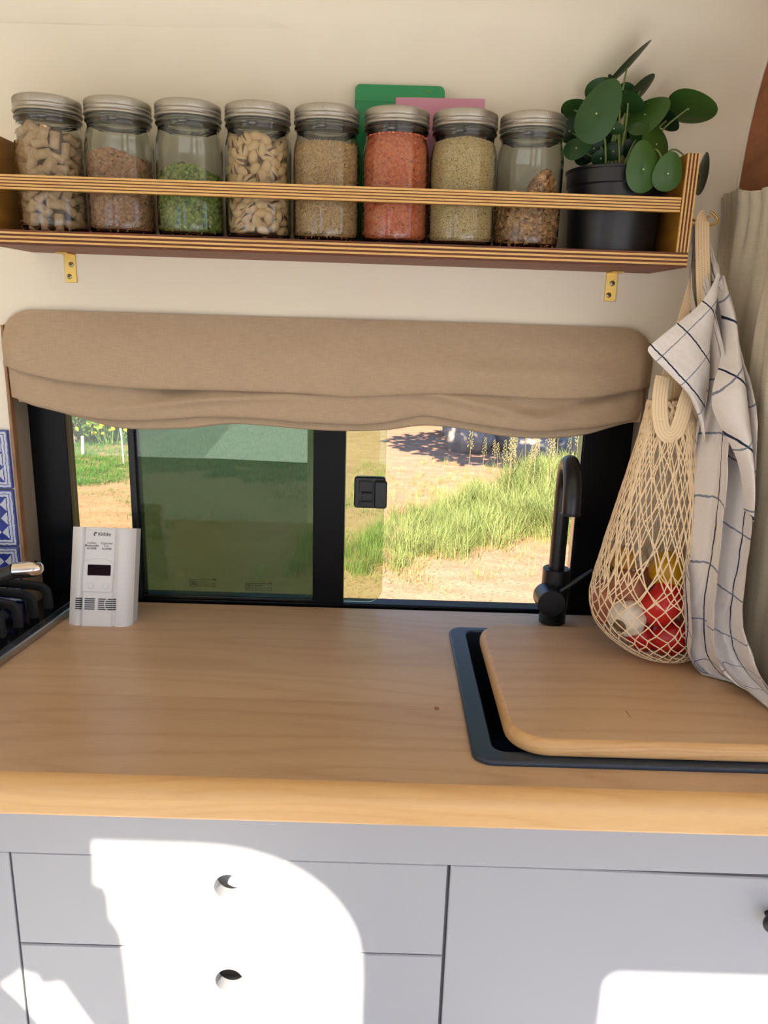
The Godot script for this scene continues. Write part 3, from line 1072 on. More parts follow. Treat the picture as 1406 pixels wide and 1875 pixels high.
# ---------------------------------------------------------------- blind
func blind():
	var bl := thing("roman_blind", "taupe linen roman blind gathered at the top of the window", "blind")
	var xl := -0.6215
	var xr := 0.4235
	var ytop := 1.4085
	var f1 := [Vector2(-0.6144, 1.3198), Vector2(-0.572, 1.309), Vector2(-0.5208, 1.2994), Vector2(-0.4083, 1.2915), Vector2(-0.2691, 1.2922), Vector2(-0.1299, 1.2911), Vector2(-0.0602, 1.2879), Vector2(0.044, 1.2945), Vector2(0.1221, 1.2976), Vector2(0.2004, 1.2956), Vector2(0.2788, 1.2945), Vector2(0.3391, 1.2997), Vector2(0.4172, 1.3158)]
	var f2 := [Vector2(-0.6076, 1.2695), Vector2(-0.5709, 1.2575), Vector2(-0.5033, 1.2445), Vector2(-0.4349, 1.2377), Vector2(-0.3596, 1.2418), Vector2(-0.303, 1.247), Vector2(-0.2184, 1.2477), Vector2(-0.1426, 1.2438), Vector2(-0.0597, 1.2427), Vector2(0.0019, 1.2472), Vector2(0.0578, 1.2594), Vector2(0.1331, 1.2502), Vector2(0.2431, 1.2402), Vector2(0.3306, 1.2481), Vector2(0.403, 1.2627)]
	var f3 := [Vector2(-0.5883, 1.2622), Vector2(-0.5068, 1.2399), Vector2(-0.4357, 1.2241), Vector2(-0.326, 1.2274), Vector2(-0.2564, 1.2366), Vector2(-0.2022, 1.2356), Vector2(-0.123, 1.2308), Vector2(-0.0599, 1.2309), Vector2(0.0014, 1.2345), Vector2(0.0588, 1.2433), Vector2(0.1167, 1.2406), Vector2(0.1786, 1.2308), Vector2(0.2545, 1.2277), Vector2(0.3206, 1.2351), Vector2(0.4041, 1.259)]
	var wob := noise(71, 3.0, 2)
	var K := 110
	# upper panel
	var g := Geo.new()
	var rows := []
	var R := 26
	for r in R + 1:
		var row := PackedVector3Array()
		for k in K + 1:
			var x := lerpf(xl, xr, float(k) / K)
			var d := minf(x - xl, xr - x)
			var rad := 0.055
			var yt := ytop - (rad - sqrt(maxf(0, rad * rad - pow(maxf(0, rad - d), 2)))) * 0.95
			var yb := at_x(f1, x)
			var t := float(r) / R      # 0 at the rolled lower lip
			var y: float
			var z: float
			if t < 0.24:
				var a := PI * (t / 0.24)
				z = 0.063 + 0.011 * (1.0 - cos(a)) * 0.5 + 0.001
				y = yb + 0.009 - 0.009 * sin(a)
			else:
				var s := (t - 0.24) / 0.76
				y = lerpf(yb + 0.009, yt, s)
				z = 0.075 - 0.021 * pow(s, 1.4) + 0.003 * sin(s * PI)
			var edge := smoothstep(0.0, 0.02, d)
			z = lerpf(0.049, z, edge)
			z += 0.004 * wob.get_noise_2d(x * 1.2, y * 3.0) * smoothstep(0, 0.3, t)
			z += 0.007 * exp(-pow((y - 1.335 + 0.02 * (x - 0.1)) / 0.018, 2.0)) * smoothstep(-0.1, 0.15, x) * smoothstep(0.42, 0.3, x)
			row.append(Vector3(x, y, z))
		rows.append(row)
	g.grid(rows, false, 1, 1)
	obj("upper_panel", g, M.linen, bl)
	# second fold below it
	var g2 := Geo.new()
	rows = []
	for r in R + 1:
		var row := PackedVector3Array()
		for k in K + 1:
			var x := lerpf(xl + 0.009, xr - 0.009, float(k) / K)
			var yb := at_x(f2, x)
			var yt := at_x(f1, x) + 0.02
			var t := float(r) / R
			var y: float
			var z: float
			if t < 0.24:
				var a := PI * (t / 0.24)
				z = 0.055 + 0.011 * (1.0 - cos(a)) * 0.5
				y = yb + 0.008 - 0.008 * sin(a)
			else:
				var s := (t - 0.24) / 0.76
				y = lerpf(yb + 0.008, yt, s)
				z = 0.066 - 0.008 * s
			var d := minf(x - xl, xr - x)
			z = lerpf(0.047, z, smoothstep(0.0, 0.03, d))
			# soft drapes: a crease at the left third and sagging swags
			var s2 := (y - yb) / (yt - yb)
			z += 0.007 * wob.get_noise_2d(x * 1.6 + 9.0, y * 2.5 + x * 2.0)
			z -= 0.012 * exp(-pow((x + 0.34) / 0.05, 2.0)) * exp(-pow((s2 - 0.75) / 0.14, 2.0))
			z += 0.009 * exp(-pow((s2 - 0.45 - 1.1 * (x + 0.3)) / 0.12, 2.0)) * smoothstep(0.25, 0.05, absf(x + 0.28))
			z += 0.010 * exp(-pow((s2 - 0.55 + 2.0 * (x - 0.12)) / 0.14, 2.0)) * smoothstep(0.25, 0.05, absf(x - 0.13))
			z -= 0.010 * exp(-pow((s2 - 0.6 - 2.2 * (x - 0.29)) / 0.16, 2.0)) * smoothstep(0.15, 0.03, absf(x - 0.29))
			row.append(Vector3(x, y, z))
		rows.append(row)
	g2.grid(rows)
	obj("lower_fold", g2, M.linen, bl)
	# hem
	var g3 := Geo.new()
	rows = []
	for r in 17:
		var row := PackedVector3Array()
		for k in K + 1:
			var x := lerpf(xl + 0.022, xr - 0.011, float(k) / K)
			var yb := at_x(f3, x)
			var yt := maxf(at_x(f2, x), yb) + 0.012
			var t := float(r) / 16
			var y: float
			var z: float
			if t < 0.35:
				var a := PI * (t / 0.35)
				z = 0.046 + 0.009 * (1.0 - cos(a)) * 0.5
				y = yb + 0.004 - 0.004 * sin(a)
			else:
				var s := (t - 0.35) / 0.65
				y = lerpf(yb + 0.004, yt, s)
				z = 0.055 - 0.002 * s
			row.append(Vector3(x, y, z + 0.002 * wob.get_noise_2d(x * 2.0 + 20.0, y * 2.0)))
		rows.append(row)
	g3.grid(rows)
	obj("hem", g3, M.linen, bl)
	# batten that carries it
	var bt := Geo.new()
	bt.box(Vector3(xl + 0.05, 1.39, WALL_Z), Vector3(xr - 0.05, 1.402, 0.0535), 0.002)
	obj("batten", bt, M.trimwood, bl)


func curtain():
	var c := thing("linen_curtain", "grey-beige gathered linen curtain hanging below the wooden bulkhead", "curtain")
	var g := Geo.new()
	var rows := []
	var wob := noise(81, 2.0, 2)
	for r in 61:
		var t := r / 60.0
		var row := PackedVector3Array()
		for k in 161:
			var s := k / 160.0
			var zc := lerpf(WALL_Z + 0.004, 0.41, s)
			var low := 0.935 + 0.01 * smoothstep(0.29, 0.36, zc)
			var y := lerpf(low, 1.602, t)
			var ph := 17.0 * s + 1.4 * wob.get_noise_2d(s * 2.0, t * 0.4) + 0.5
			var amp := lerpf(0.014, 0.008, smoothstep(0.75, 1.0, t)) * (0.8 + 0.5 * wob.get_noise_2d(s * 4.0, 4.0))
			var x := lerpf(0.5165, 0.4985, smoothstep(0.1, 0.75, t)) + amp * lerpf(0.5, 1.0, smoothstep(0.1, 0.7, t)) * sin(ph) + 0.002 * sin(ph * 2.3 + t * 2.0)
			# gathers right under the rail
			x += 0.0035 * sin(s * 90.0 + 2.0 * wob.get_noise_2d(s * 10.0, 0.0)) * smoothstep(0.84, 0.98, t)
			x -= 0.004 * smoothstep(0.96, 1.0, t)
			var yy := y + 0.006 * sin(ph * 0.7) * smoothstep(0.97, 1.0, t)
			row.append(Vector3(minf(x, 0.5222), yy, zc + 0.004 * cos(ph)))
		rows.append(row)
	g.grid(rows, false, 1, 1, true)
	obj("cloth", g, M.curtain, c)
	var t2 := Geo.new()
	t2.tube(PackedVector3Array([Vector3(0.5165, 1.592, WALL_Z + 0.002), Vector3(0.5165, 1.592, 0.45)]), 0.004, 0.004, 10)
	obj("curtain_rod", t2, M.steel, c)


# ---------------------------------------------------------------- sink
func sink():
	var s := thing("kitchen_sink", "matte black inset sink, mostly hidden under a wooden cover board", "sink")
	# flat rim: ring between two rounded rectangles
	var o := round_rect(0.1155, -0.4915, 0.9, -0.084, 0.024, 8)
	var i := round_rect(0.1425, -0.468, 0.874, -0.1015, 0.016, 8)
	var g := Geo.new()
	var N := o.size()
	var rr := []
	var specs := [[o, 0.0002, 0.0], [o, 0.0042, 0.0], [o, 0.0058, 0.0012], [o, 0.0064, 0.003], [i, 0.0064, -0.003], [i, 0.0056, -0.001], [i, 0.003, 0.0], [i, -0.15, 0.004]]
	for sp in specs:
		var row := PackedVector3Array()
		var pl: PackedVector2Array = sp[0]
		for k in N + 1:
			var p := pl[k % N]
			var a := (pl[(k + 1) % N] - pl[(k + N - 1) % N]).normalized()
			p += Vector2(-a.y, a.x) * sp[2]
			row.append(Vector3(p.x, 0.9 + sp[1], -p.y))
		rr.append(row)
	g.grid(rr, true)
	obj("rim_and_bowl", g, M.sink_black, s)
	var b := Geo.new()
	b.box(Vector3(0.13, 0.745, 0.09), Vector3(0.88, 0.752, 0.48), 0.001)
	obj("bowl_floor", b, M.sink_black, s)
	# cover board
	var bo := thing("chopping_board", "wooden sink cover board with rounded corners under the string bag", "board")
	var pg := Geo.new()
	var outl := round_rect(0.159, -0.482, 0.868, -0.118, 0.05, 10)
	var rows := []
	N = outl.size()
	for sp in [[0.9072, 0.006], [0.9085, 0.002], [0.9115, 0.0003], [0.916, 0.0], [0.921, 0.0003], [0.925, 0.002], [0.9278, 0.0055], [0.9284, 0.0085]]:
		var row := PackedVector3Array()
		for k in N + 1:
			var p := outl[k % N]
			var a := (outl[(k + 1) % N] - outl[(k + N - 1) % N]).normalized()
			p += Vector2(-a.y, a.x) * sp[1]
			row.append(Vector3(p.x, sp[0], -p.y))
		rows.append(row)
	pg.grid(rows, true)
	obj("edge", pg, M.board_edge, bo)
	var tg := Geo.new()
	for side in 2:
		var pts := PackedVector2Array()
		for p in rows[7 if side == 0 else 0]:
			pts.append(Vector2(p.x, -p.z))
		pts.remove_at(pts.size() - 1)
		tg.poly(pts, 0.9284 if side == 0 else 0.9072, side == 0)
	for k in tg.v.size():
		var p := tg.v[k]
		tg.v[k] = Vector3(p.x, p.z, -p.y)
		tg.n[k] = Vector3(0, tg.n[k].z, 0)
	obj("top_face", tg, M.board, bo)
	var kg := Geo.new()
	kg.tube(PackedVector3Array([Vector3(0.3213, 0.9284, 0.4013), Vector3(0.3216, 0.9284, 0.4097), Vector3(0.3226, 0.9284, 0.4179)]), 0.0005, 0.0003, 6)
	obj("knife_mark", kg, mat(c8(120, 74, 44), 0.6), bo)


func stove():
	var s := thing("gas_hob", "black glass gas hob with a steel edge at the left end of the worktop", "hob")
	var a := Vector2(-0.5564, 0.274)
	var b := Vector2(-0.5356, 0.0792)
	var yaw := atan2(b.x - a.x, a.y - b.y)
	s.position = Vector3(b.x, 0.9, b.y)
	s.rotation.y = -yaw
	# local frame: right edge at x = 0, back at z = 0, front at z = 0.42
	var g := Geo.new()
	for r in [[-0.60, -0.03, -0.06, -0.018], [-0.072, -0.074, 0.0, -0.062], [-0.60, 0.448, 0.0, 0.46]]:
		g.box(Vector3(r[0], 0, r[1]), Vector3(r[2], 0.0135, r[3]), 0.002)
	g.box(Vector3(-0.019, 0, -0.074), Vector3(0.0, 0.0135, 0.46), 0.003)
	g.box(Vector3(-0.60, 0, -0.03), Vector3(-0.585, 0.0135, 0.46), 0.003)
	obj("steel_edge", g, M.steel, s)
	var t := Geo.new()
	t.box(Vector3(-0.59, 0.001, -0.026), Vector3(-0.0145, 0.0145, 0.456), 0.001)
	t.box(Vector3(-0.07, 0.001, -0.07), Vector3(-0.0145, 0.0144, -0.02), 0.001)
	obj("glass_top", t, M.black_gloss, s)
	var feet := [Vector3(-0.5697, 0.9145, 0.0757), Vector3(-0.5759, 0.9145, 0.1179), Vector3(-0.5816, 0.9145, 0.1597), Vector3(-0.5903, 0.9145, 0.1992), Vector3(-0.6009, 0.9145, 0.2443)]
	for k in 5:
		var ft: Vector3 = (feet[k] - s.position).rotated(Vector3.UP, yaw)
		var z := ft.z
		var x := ft.x
		var pg := Geo.new()
		var path := smooth_path([Vector3(x, 0.0145, z), Vector3(x, 0.036, z), Vector3(x - 0.004, 0.0475, z), Vector3(x - 0.018, 0.053, z), Vector3(x - 0.06, 0.0545, z), Vector3(x - 0.16, 0.0545, z)], 5)
		var sd := PackedVector3Array()
		for p in path:
			sd.append(Vector3(0, 0, 1))
		pg.ribbon(path, sd, 0.009, 0.016)
		obj("pan_support", pg, M.rubber, s)
	var cg := Geo.new()
	cg.box(Vector3(-0.24, 0.046, 0.03), Vector3(-0.225, 0.056, 0.27), 0.003)
	cg.lathe(PackedVector2Array([Vector2(0.05, 0), Vector2(0.05, 0.012), Vector2(0.035, 0.022), Vector2(0.0001, 0.024)]), 28, Vector3(-0.25, 0.0145, 0.15))
	obj("burner", cg, M.rubber, s)
	# pan resting on the supports, handle pointing right
	var p := thing("frying_pan", "pan on the hob, its dark handle ending in a chrome cap", "pan", "", Vector3(-0.86, 0.9555, 0.17))
	var e0 := Vector3(-0.6082, 0.9983, 0.15)
	var e1 := Vector3(-0.585, 1.0057, 0.148)
	var e2 := Vector3(-0.5465, 1.0095, 0.142)
	var pan := Geo.new()
	pan.lathe(PackedVector2Array([Vector2(0.0001, 0), Vector2(0.085, 0), Vector2(0.095, 0.004), Vector2(0.112, 0.045), Vector2(0.115, 0.047), Vector2(0.110, 0.046), Vector2(0.092, 0.006), Vector2(0.0001, 0.004)]), 40)
	obj("body", pan, M.black, p)
	var hg := Geo.new()
	var root := Vector3(0.108, 0.035, 0.0)
	hg.tube(smooth_path([root, root.lerp(e0 - p.position, 0.5), e0 - p.position, e1 - p.position], 5), 0.0105, 0.0125, 16)
	obj("handle", hg, mat(c8(44, 42, 40), 0.4), p)
	var dv := (e2 - e1).normalized()
	var ch := Geo.new()
	ch.lathe(PackedVector2Array([Vector2(0.0128, -0.001), Vector2(0.0132, 0.01), Vector2(0.0134, 0.025), Vector2(0.0125, 0.034), Vector2(0.0095, 0.0405), Vector2(0.005, 0.0435), Vector2(0.0001, 0.044)]), 24, e1 - p.position, Geo.along(dv))
	obj("end_cap", ch, M.chrome, p)


func faucet():
	var f := thing("kitchen_tap", "matt black gooseneck kitchen tap standing in front of the open window", "tap", "", Vector3(0.3025, 0.9, 0.035))
	var b := Geo.new()
	b.cyl(Vector3(0, 0.0, 0), Vector3(0, 0.1, 0), 0.0232, 0.0232, 40, 0.0012)
	obj("body", b, M.matte_black, f)
	# spout
	var sx := Vector3(0.2896, 1.1274, 0.15)
	var ex := sx.x - 0.3025
	var pts := [Vector3(0, 0.095, 0), Vector3(0, 0.15, 0), Vector3(0, 0.2, 0), Vector3(0, 0.238, 0)]
	for k in range(1, 12):
		var a := PI * k / 12.0
		var q := 0.5 - 0.5 * cos(a)
		pts.append(Vector3(ex * q, 0.238 + 0.0565 * sin(a), 0.115 * q))
	pts.append(Vector3(ex, 0.238, 0.115))
	pts.append(Vector3(ex, 0.225, 0.115))
	var g := Geo.new()
	g.tube(smooth_path(pts, 4), 0.0134, 0.0142, 28)
	obj("spout", g, M.matte_black, f)
	var n := Geo.new()
	n.cyl(Vector3(ex, 0.2255, 0.115), Vector3(ex, sx.y - 0.9 + 0.001, 0.115), 0.0154, 0.0154, 32, 0.001)
	obj("nozzle", n, M.matte_black, f)
	# mixer cartridge pointing at the room, with a pin lever
	var c := Geo.new()
	var cy := 0.9522 - 0.9
	var cxx := 0.2878 - 0.3025
	c.cyl(Vector3(cxx, cy, 0.005), Vector3(cxx, cy, 0.05), 0.0235, 0.0235, 44, 0.0012)
	var mix := obj("mixer", c, M.matte_black, f)
	var l := Geo.new()
	var e := Vector3(0.3562, 1.0105, 0.07) - Vector3(0.3025, 0.9, 0.035)
	var s := Vector3(cxx + 0.016, cy + 0.014, 0.03)
	l.cyl(s, e, 0.0042, 0.0028, 14, 0.001)
	obj("lever", l, M.matte_black, mix)


# ---------------------------------------------------------------- alarm
func alarm():
	var a := thing("gas_alarm", "white plug-in gas alarm with a small dark display leaning against the window", "alarm", "", Vector3(-0.4705, 0.9, 0.117))
	a.rotation.x = deg_to_rad(-16.5)
	var W := 0.1065
	var H := 0.166
	var D := 0.036
	# body: raised middle, hollow channels, rounded outer cheeks
	var g := Geo.new()
	var rows := []
	var sec := []
	for k in 61:
		var x := -W / 2 + W * k / 60.0
		var u := x / (W / 2)
		var z := 0.0
		if u < -0.56:
			var t := (u + 1.0) / 0.44
			z = -0.011 + 0.0085 * sin(PI * clampf(t, 0, 1) * 0.62)
			z -= 0.004 * smoothstep(0.75, 1.0, t)
		elif u < 0.42:
			z = -0.001
		else:
			var t := (u - 0.42) / 0.58
			z = -0.004 + 0.0032 * sin(PI * t) - 0.009 * pow(t, 4.0)
			z = lerpf(-0.005, z, smoothstep(0.0, 0.2, t))
		sec.append(Vector2(x, z))
	for r in 4:
		var y: float = [0.0, 0.0015, H - 0.002, H][r]
		var dz: float = [-0.0015, 0.0, 0.0, -0.002][r]
		var row := PackedVector3Array()
		for p in sec:
			row.append(Vector3(p.x, y, p.y + dz))
		rows.append(row)
	g.grid(rows)
	var back := -D
	var N := sec.size()
	g.quad(Vector3(-W / 2, 0, back), Vector3(-W / 2, 0, sec[0].y), Vector3(-W / 2, H, sec[0].y), Vector3(-W / 2, H, back))
	g.quad(Vector3(W / 2, 0, sec[N - 1].y), Vector3(W / 2, 0, back), Vector3(W / 2, H, back), Vector3(W / 2, H, sec[N - 1].y))
	g.quad(Vector3(W / 2, 0, back), Vector3(-W / 2, 0, back), Vector3(-W / 2, H, back), Vector3(W / 2, H, back))
	for k in N - 1:
		g.quad(Vector3(sec[k].x, H, sec[k].y - 0.002), Vector3(sec[k + 1].x, H, sec[k + 1].y - 0.002), Vector3(sec[k + 1].x, H, back), Vector3(sec[k].x, H, back))
		g.quad(Vector3(sec[k].x, 0, back), Vector3(sec[k + 1].x, 0, back), Vector3(sec[k + 1].x, 0, sec[k + 1].y - 0.0015), Vector3(sec[k].x, 0, sec[k].y - 0.0015))
	var wp := mat(c8(232, 229, 226), 0.34)
	obj("case", g, wp, a)
	# centre panel with an arched top over the display
	var p := Geo.new()
	var po := PackedVector2Array([Vector2(-0.0285, 0.058), Vector2(0.0205, 0.058), Vector2(0.0225, 0.106)])
	for k in 13:
		var t := 1.0 - k / 12.0
		po.append(Vector2(lerpf(-0.0275, 0.0225, t), 0.107 + 0.0075 * sin(PI * t)))
	po.append(Vector2(-0.0285, 0.106))
	p.prism(po, -0.002, 0.0012, 0.0006)
	obj("centre_panel", p, wp, a)
	var pl := Geo.new()
	pl.prism(PackedVector2Array([Vector2(-0.0275, 0.112), Vector2(0.022, 0.112), Vector2(0.022, 0.1615), Vector2(-0.0275, 0.1615)]), -0.002, -0.0002, 0.0003)
	obj("name_plate", pl, wp, a)
	var d := Geo.new()
	d.prism(round_rect(-0.021, 0.0855, 0.0175, 0.1035, 0.0012, 3), 0.0, 0.002, 0.0003)
	var dm := mat(c8(30, 9, 16), 0.45, 0.0, 0.2)
	obj("display", d, dm, a)
	for x in [-0.014, 0.0095]:
		var bg := Geo.new()
		bg.lathe(PackedVector2Array([Vector2(0.0050, 0), Vector2(0.0050, 0.0010), Vector2(0.0042, 0.0017), Vector2(0.0036, 0.0012), Vector2(0.0001, 0.0012)]), 24, Vector3(x, 0.0685, 0.001), Basis(Vector3.RIGHT, PI / 2))
		obj("button", bg, wp, a)
	# louvres: rows of slots, the right field cut by a ring
	var v := Geo.new()
	for r in 6:
		var y := 0.0285 + r * 0.0034
		for s in [[-0.0405, -0.0300, -0.0048], [-0.0245, -0.0075, -0.0008]]:
			v.box(Vector3(s[0], y, s[2]), Vector3(s[1], y + 0.0016, s[2] + 0.003 if s[2] < -0.004 else 0.0), 0.0002, 1)
		var dy: float = absf(y + 0.0008 - 0.0378)
		var cx := 0.0205
		var ro := 0.0128
		var h := sqrt(maxf(0.0, ro * ro - dy * dy))
		var hi := sqrt(maxf(0.0, 0.0108 * 0.0108 - dy * dy))
		v.box(Vector3(-0.002, y, -0.002), Vector3(cx - h, y + 0.0016, 0.0), 0.0002, 1)
		v.box(Vector3(cx - hi, y, -0.004), Vector3(minf(cx + hi, 0.022), y + 0.0016, 0.0), 0.0002, 1)
		if hi > 0.002: v.box(Vector3(0.022, y, -0.006), Vector3(cx + hi, y + 0.0016, -0.0026), 0.0002, 1)
		v.box(Vector3(cx + h, y, -0.006), Vector3(0.0395, y + 0.0016, -0.0018), 0.0002, 1)
	var vo := obj("vent_slots", v, mat(c8(26, 26, 30), 0.7), a)
	vo.set_meta("kind", "stuff")
	# printing
	var ink := mat(c8(110, 106, 108), 0.7)
	var lines := [["Kidde", 0.0, 0.1545, 0.0058, true], ["Carbon", -0.0165, 0.1395, 0.0034, false], ["Monoxide", -0.0165, 0.1350, 0.0036, true], ["ALARM", -0.0165, 0.1303, 0.0034, true],
		["Explosive", 0.0085, 0.1395, 0.0034, false], ["Gas", 0.0085, 0.1350, 0.0034, false], ["ALARM", 0.0085, 0.1303, 0.0034, true]]
	for l in lines:
		var o := MeshInstance3D.new()
		o.name = "lettering"
		o.mesh = words_mesh(l[0], l[3], l[4], 0.0003)
		o.material_override = ink
		o.position = Vector3(l[1] + (0.004 if l[0] == "Kidde" else 0.0), l[2], 0.0)
		a.add_child(o, true)
	var lg := Geo.new()
	for k in 3:
		var pth := PackedVector3Array()
		for t in 9:
			var an := lerpf(0.6, 4.2, t / 8.0)
			pth.append(Vector3(-0.0105 + (0.0032 - 0.0008 * k) * cos(an), 0.1543 + (0.0036 - 0.0009 * k) * sin(an), 0.0))
		lg.tube(pth, 0.0003, 0.00055, 6)
	obj("emblem", lg, ink, a)


# ---------------------------------------------------------------- pouches behind the jars
func pouches():
	var g := thing("foil_pouch", "green foil pouch standing against the wall behind the jars", "pouch")
	var bl := Vector2(-0.0593, 1.7242)
	var tr := Vector2(0.0694, 1.7361)
	var cx := (bl.x + tr.x) / 2.0
	var hx := (tr.x - bl.x) / 2.0
	var body := Geo.new()
	var rows := []
	for r in 15:
		var t := r / 14.0
		var y := lerpf(SHELF_Y + 0.003, tr.y - 0.022, t)
		var zc := lerpf(0.066, 0.0875, pow(t, 1.5))
		var row := PackedVector3Array()
		for k in 29:
			var s := k / 28.0 * TAU
			var th := lerpf(0.0008, 0.012, sin(PI * minf(1.0, t * 0.92 + 0.08)))
			row.append(Vector3(cx + hx * signf(cos(s)) * pow(absf(cos(s)), 0.7), y, zc - th * sin(s)))
		rows.append(row)
	body.grid(rows, true)
	var foil := mat(c8(24, 132, 76), 0.38)
	obj("body", body, foil, g)
	var top := Geo.new()
	top.prism(round_rect(bl.x, tr.y - 0.0225, tr.x, tr.y, 0.008, 5, [0, 1, 1, 0]), 0.0868, 0.0885, 0.0004)
	obj("seal", top, mat(c8(30, 142, 84), 0.34), g)
	var logo := Geo.new()
	logo.prism(PackedVector2Array([Vector2(-0.006, 0), Vector2(0, -0.003), Vector2(0.007, 0), Vector2(0, 0.003)]), 0, 0.0005)
	var lo := obj("emblem", logo, mat(c8(70, 140, 70), 0.4), g)
	lo.position = Vector3(0.0447, 1.7291, 0.0885)
	var p := thing("paper_pouch", "dusty pink paper pouch behind the red lentil and quinoa jars", "pouch")
	var a := Vector2(-0.0012, 1.7193)
	var b := Vector2(0.1271, 1.7206)
	var pg := Geo.new()
	rows = []
	for r in 9:
		var t := r / 8.0
		var row := PackedVector3Array()
		for k in 29:
			var s := k / 28.0 * TAU
			var th := 0.0006 + 0.006 * sin(PI * minf(1.0, t + 0.12)) * (1.0 - t)
			var x := cos(s)
			row.append(Vector3((a.x + b.x) / 2 + (b.x - a.x) / 2 * signf(x) * pow(absf(x), 0.5), lerpf(SHELF_Y + 0.002, lerpf(a.y, b.y, 0.5 + 0.5 * x), t), lerpf(0.083, 0.0908, t) - th * sin(s)))
		rows.append(row)
	pg.grid(rows, true)
	obj("body", pg, mat(c8(206, 142, 162), 0.6), p)

# ---------------------------------------------------------------- storage jars
const JAR_Z := 0.1385
const JAR_X := [-0.4826, -0.3851, -0.2877, -0.1911, -0.0951, 0.0021, 0.0966, 0.1903]
const JAR_S := 0.97

func jar_at(k: int) -> Vector3:
	return Vector3(JAR_X[k], SHELF_Y - SHELF_TILT * (JAR_X[k] - 0.404) + 0.0004, JAR_Z)

func jars():
	var proto := thing("storage_jar", "glass storage jar of bone-shaped biscuits, first from the left end of the shelf", "jar", "glass jars on the shelf", jar_at(0))
	var g := Geo.new()
	var outer := pv2([Vector2(0.0001, 0.0015), Vector2(0.036, 0.0015), Vector2(0.0415, 0.0004), Vector2(0.0445, 0.0025), Vector2(0.0468, 0.0075), Vector2(0.0478, 0.015), Vector2(0.0478, 0.06), Vector2(0.0478, 0.118), Vector2(0.0473, 0.127), Vector2(0.0458, 0.135), Vector2(0.0440, 0.1405), Vector2(0.0430, 0.145), Vector2(0.0428, 0.150), Vector2(0.0448, 0.1515), Vector2(0.0458, 0.1535), Vector2(0.0448, 0.1555), Vector2(0.0428, 0.157), Vector2(0.0428, 0.178), Vector2(0.0415, 0.179), Vector2(0.040, 0.178)])
	g.lathe(outer, 72)
	var inner := pv2([Vector2(0.040, 0.178), Vector2(0.0402, 0.150), Vector2(0.0412, 0.143), Vector2(0.0435, 0.134), Vector2(0.0448, 0.126), Vector2(0.0453, 0.116), Vector2(0.0453, 0.018), Vector2(0.0445, 0.0095), Vector2(0.041, 0.0045), Vector2(0.0001, 0.004)])
	g.lathe(inner, 72)
	obj("glass_body", g, M.glass, proto)
	var t := Geo.new()
	t.lathe(pv2([Vector2(0.0432, 0.1465), Vector2(0.0434, 0.1495), Vector2(0.0456, 0.1515), Vector2(0.0466, 0.1535), Vector2(0.0456, 0.1557), Vector2(0.0438, 0.157), Vector2(0.0436, 0.1605)]), 56)
	obj("glass_ring", t, M.glass_thick, proto)
	var b := Geo.new()
	b.lathe(pv2([Vector2(0.0440, 0.1592), Vector2(0.0466, 0.1598), Vector2(0.0474, 0.1612), Vector2(0.0468, 0.1630), Vector2(0.0446, 0.1640), Vector2(0.0446, 0.1656), Vector2(0.0464, 0.1668), Vector2(0.0464, 0.1686), Vector2(0.0446, 0.1696), Vector2(0.0452, 0.1708)]), 64)
	var rows := []
	for p in [Vector3(0.0452, 0.1708, 0), Vector3(0.0457, 0.1718, 0.0007), Vector3(0.0454, 0.1778, 0.0008), Vector3(0.0450, 0.1792, 0)]:
		var row := PackedVector3Array()
		for k in 193:
			var r: float = p.x + (p.z if k % 2 == 0 else 0.0)
			var a := TAU * k / 192.0
			row.append(Vector3(r * cos(a), p.y, -r * sin(a)))
		rows.append(row)
	b.grid(rows, true)
	b.lathe(pv2([Vector2(0.0450, 0.1792), Vector2(0.0440, 0.1802), Vector2(0.0415, 0.1802), Vector2(0.0405, 0.1794)]), 64)
	obj("lid_band", b, M.lid, proto)
	var d := Geo.new()
	d.lathe(pv2([Vector2(0.0420, 0.1590), Vector2(0.0420, 0.1786), Vector2(0.0405, 0.1794), Vector2(0.0350, 0.1790), Vector2(0.0001, 0.1792)]), 48)
	d.disc(0.042, 0.159, false, 48)
	obj("lid_disc", d, M.lid, proto)
	proto.scale = Vector3.ONE * JAR_S
	proto.rotation.y = 0.4
	var told := ["", "glass storage jar of small brown lentils, second from the left end of the shelf", "glass storage jar less than half full of green split peas",
		"glass storage jar of pistachio nuts in their shells", "glass storage jar of long-grain brown rice", "glass storage jar of orange-red lentils in front of the green pouch",
		"glass storage jar of fine cream quinoa, between the red lentils and the granola", "glass storage jar of granola, last jar before the plant pot"]
	for k in range(1, 8):
		var c := proto.duplicate()
		c.name = numbered("storage_jar")
		add_child(c)
		c.position = jar_at(k)
		c.rotation.y = 0.4 + k * 1.3
		c.set_meta("label", told[k])
	biscuits(0)
	pistachios(3)
	var lens := Geo.new()
	lens.ball(Vector3.ZERO, Vector3(0.0027, 0.0014, 0.0027), 10, 6)
	var gm := mat(Color.WHITE, 0.6)
	gm.vertex_color_use_as_albedo = true
	var seed_mat := mat(Color.WHITE, 0.45)
	seed_mat.vertex_color_use_as_albedo = true
	fill(1, "brown_lentils", "brown lentils filling two thirds of the second jar", "lentils", lens.mesh(), c8(212, 166, 126), c8(160, 112, 76), 0.0040, 0.0013, func(x: float, z: float): return 0.107 + 0.006 * cos((x + 0.005) * 60.0), true, gm)
	var pea := Geo.new()
	pea.ball(Vector3.ZERO, Vector3(0.0034, 0.0024, 0.0034), 12, 7)
	fill(2, "split_peas", "green split peas filling the lower half of the third jar", "peas", pea.mesh(), c8(176, 192, 96), c8(88, 114, 42), 0.0049, 0.0022, func(x: float, z: float): return 0.089 + 0.007 * cos(x * 55.0), true, seed_mat)
	var rice := Geo.new()
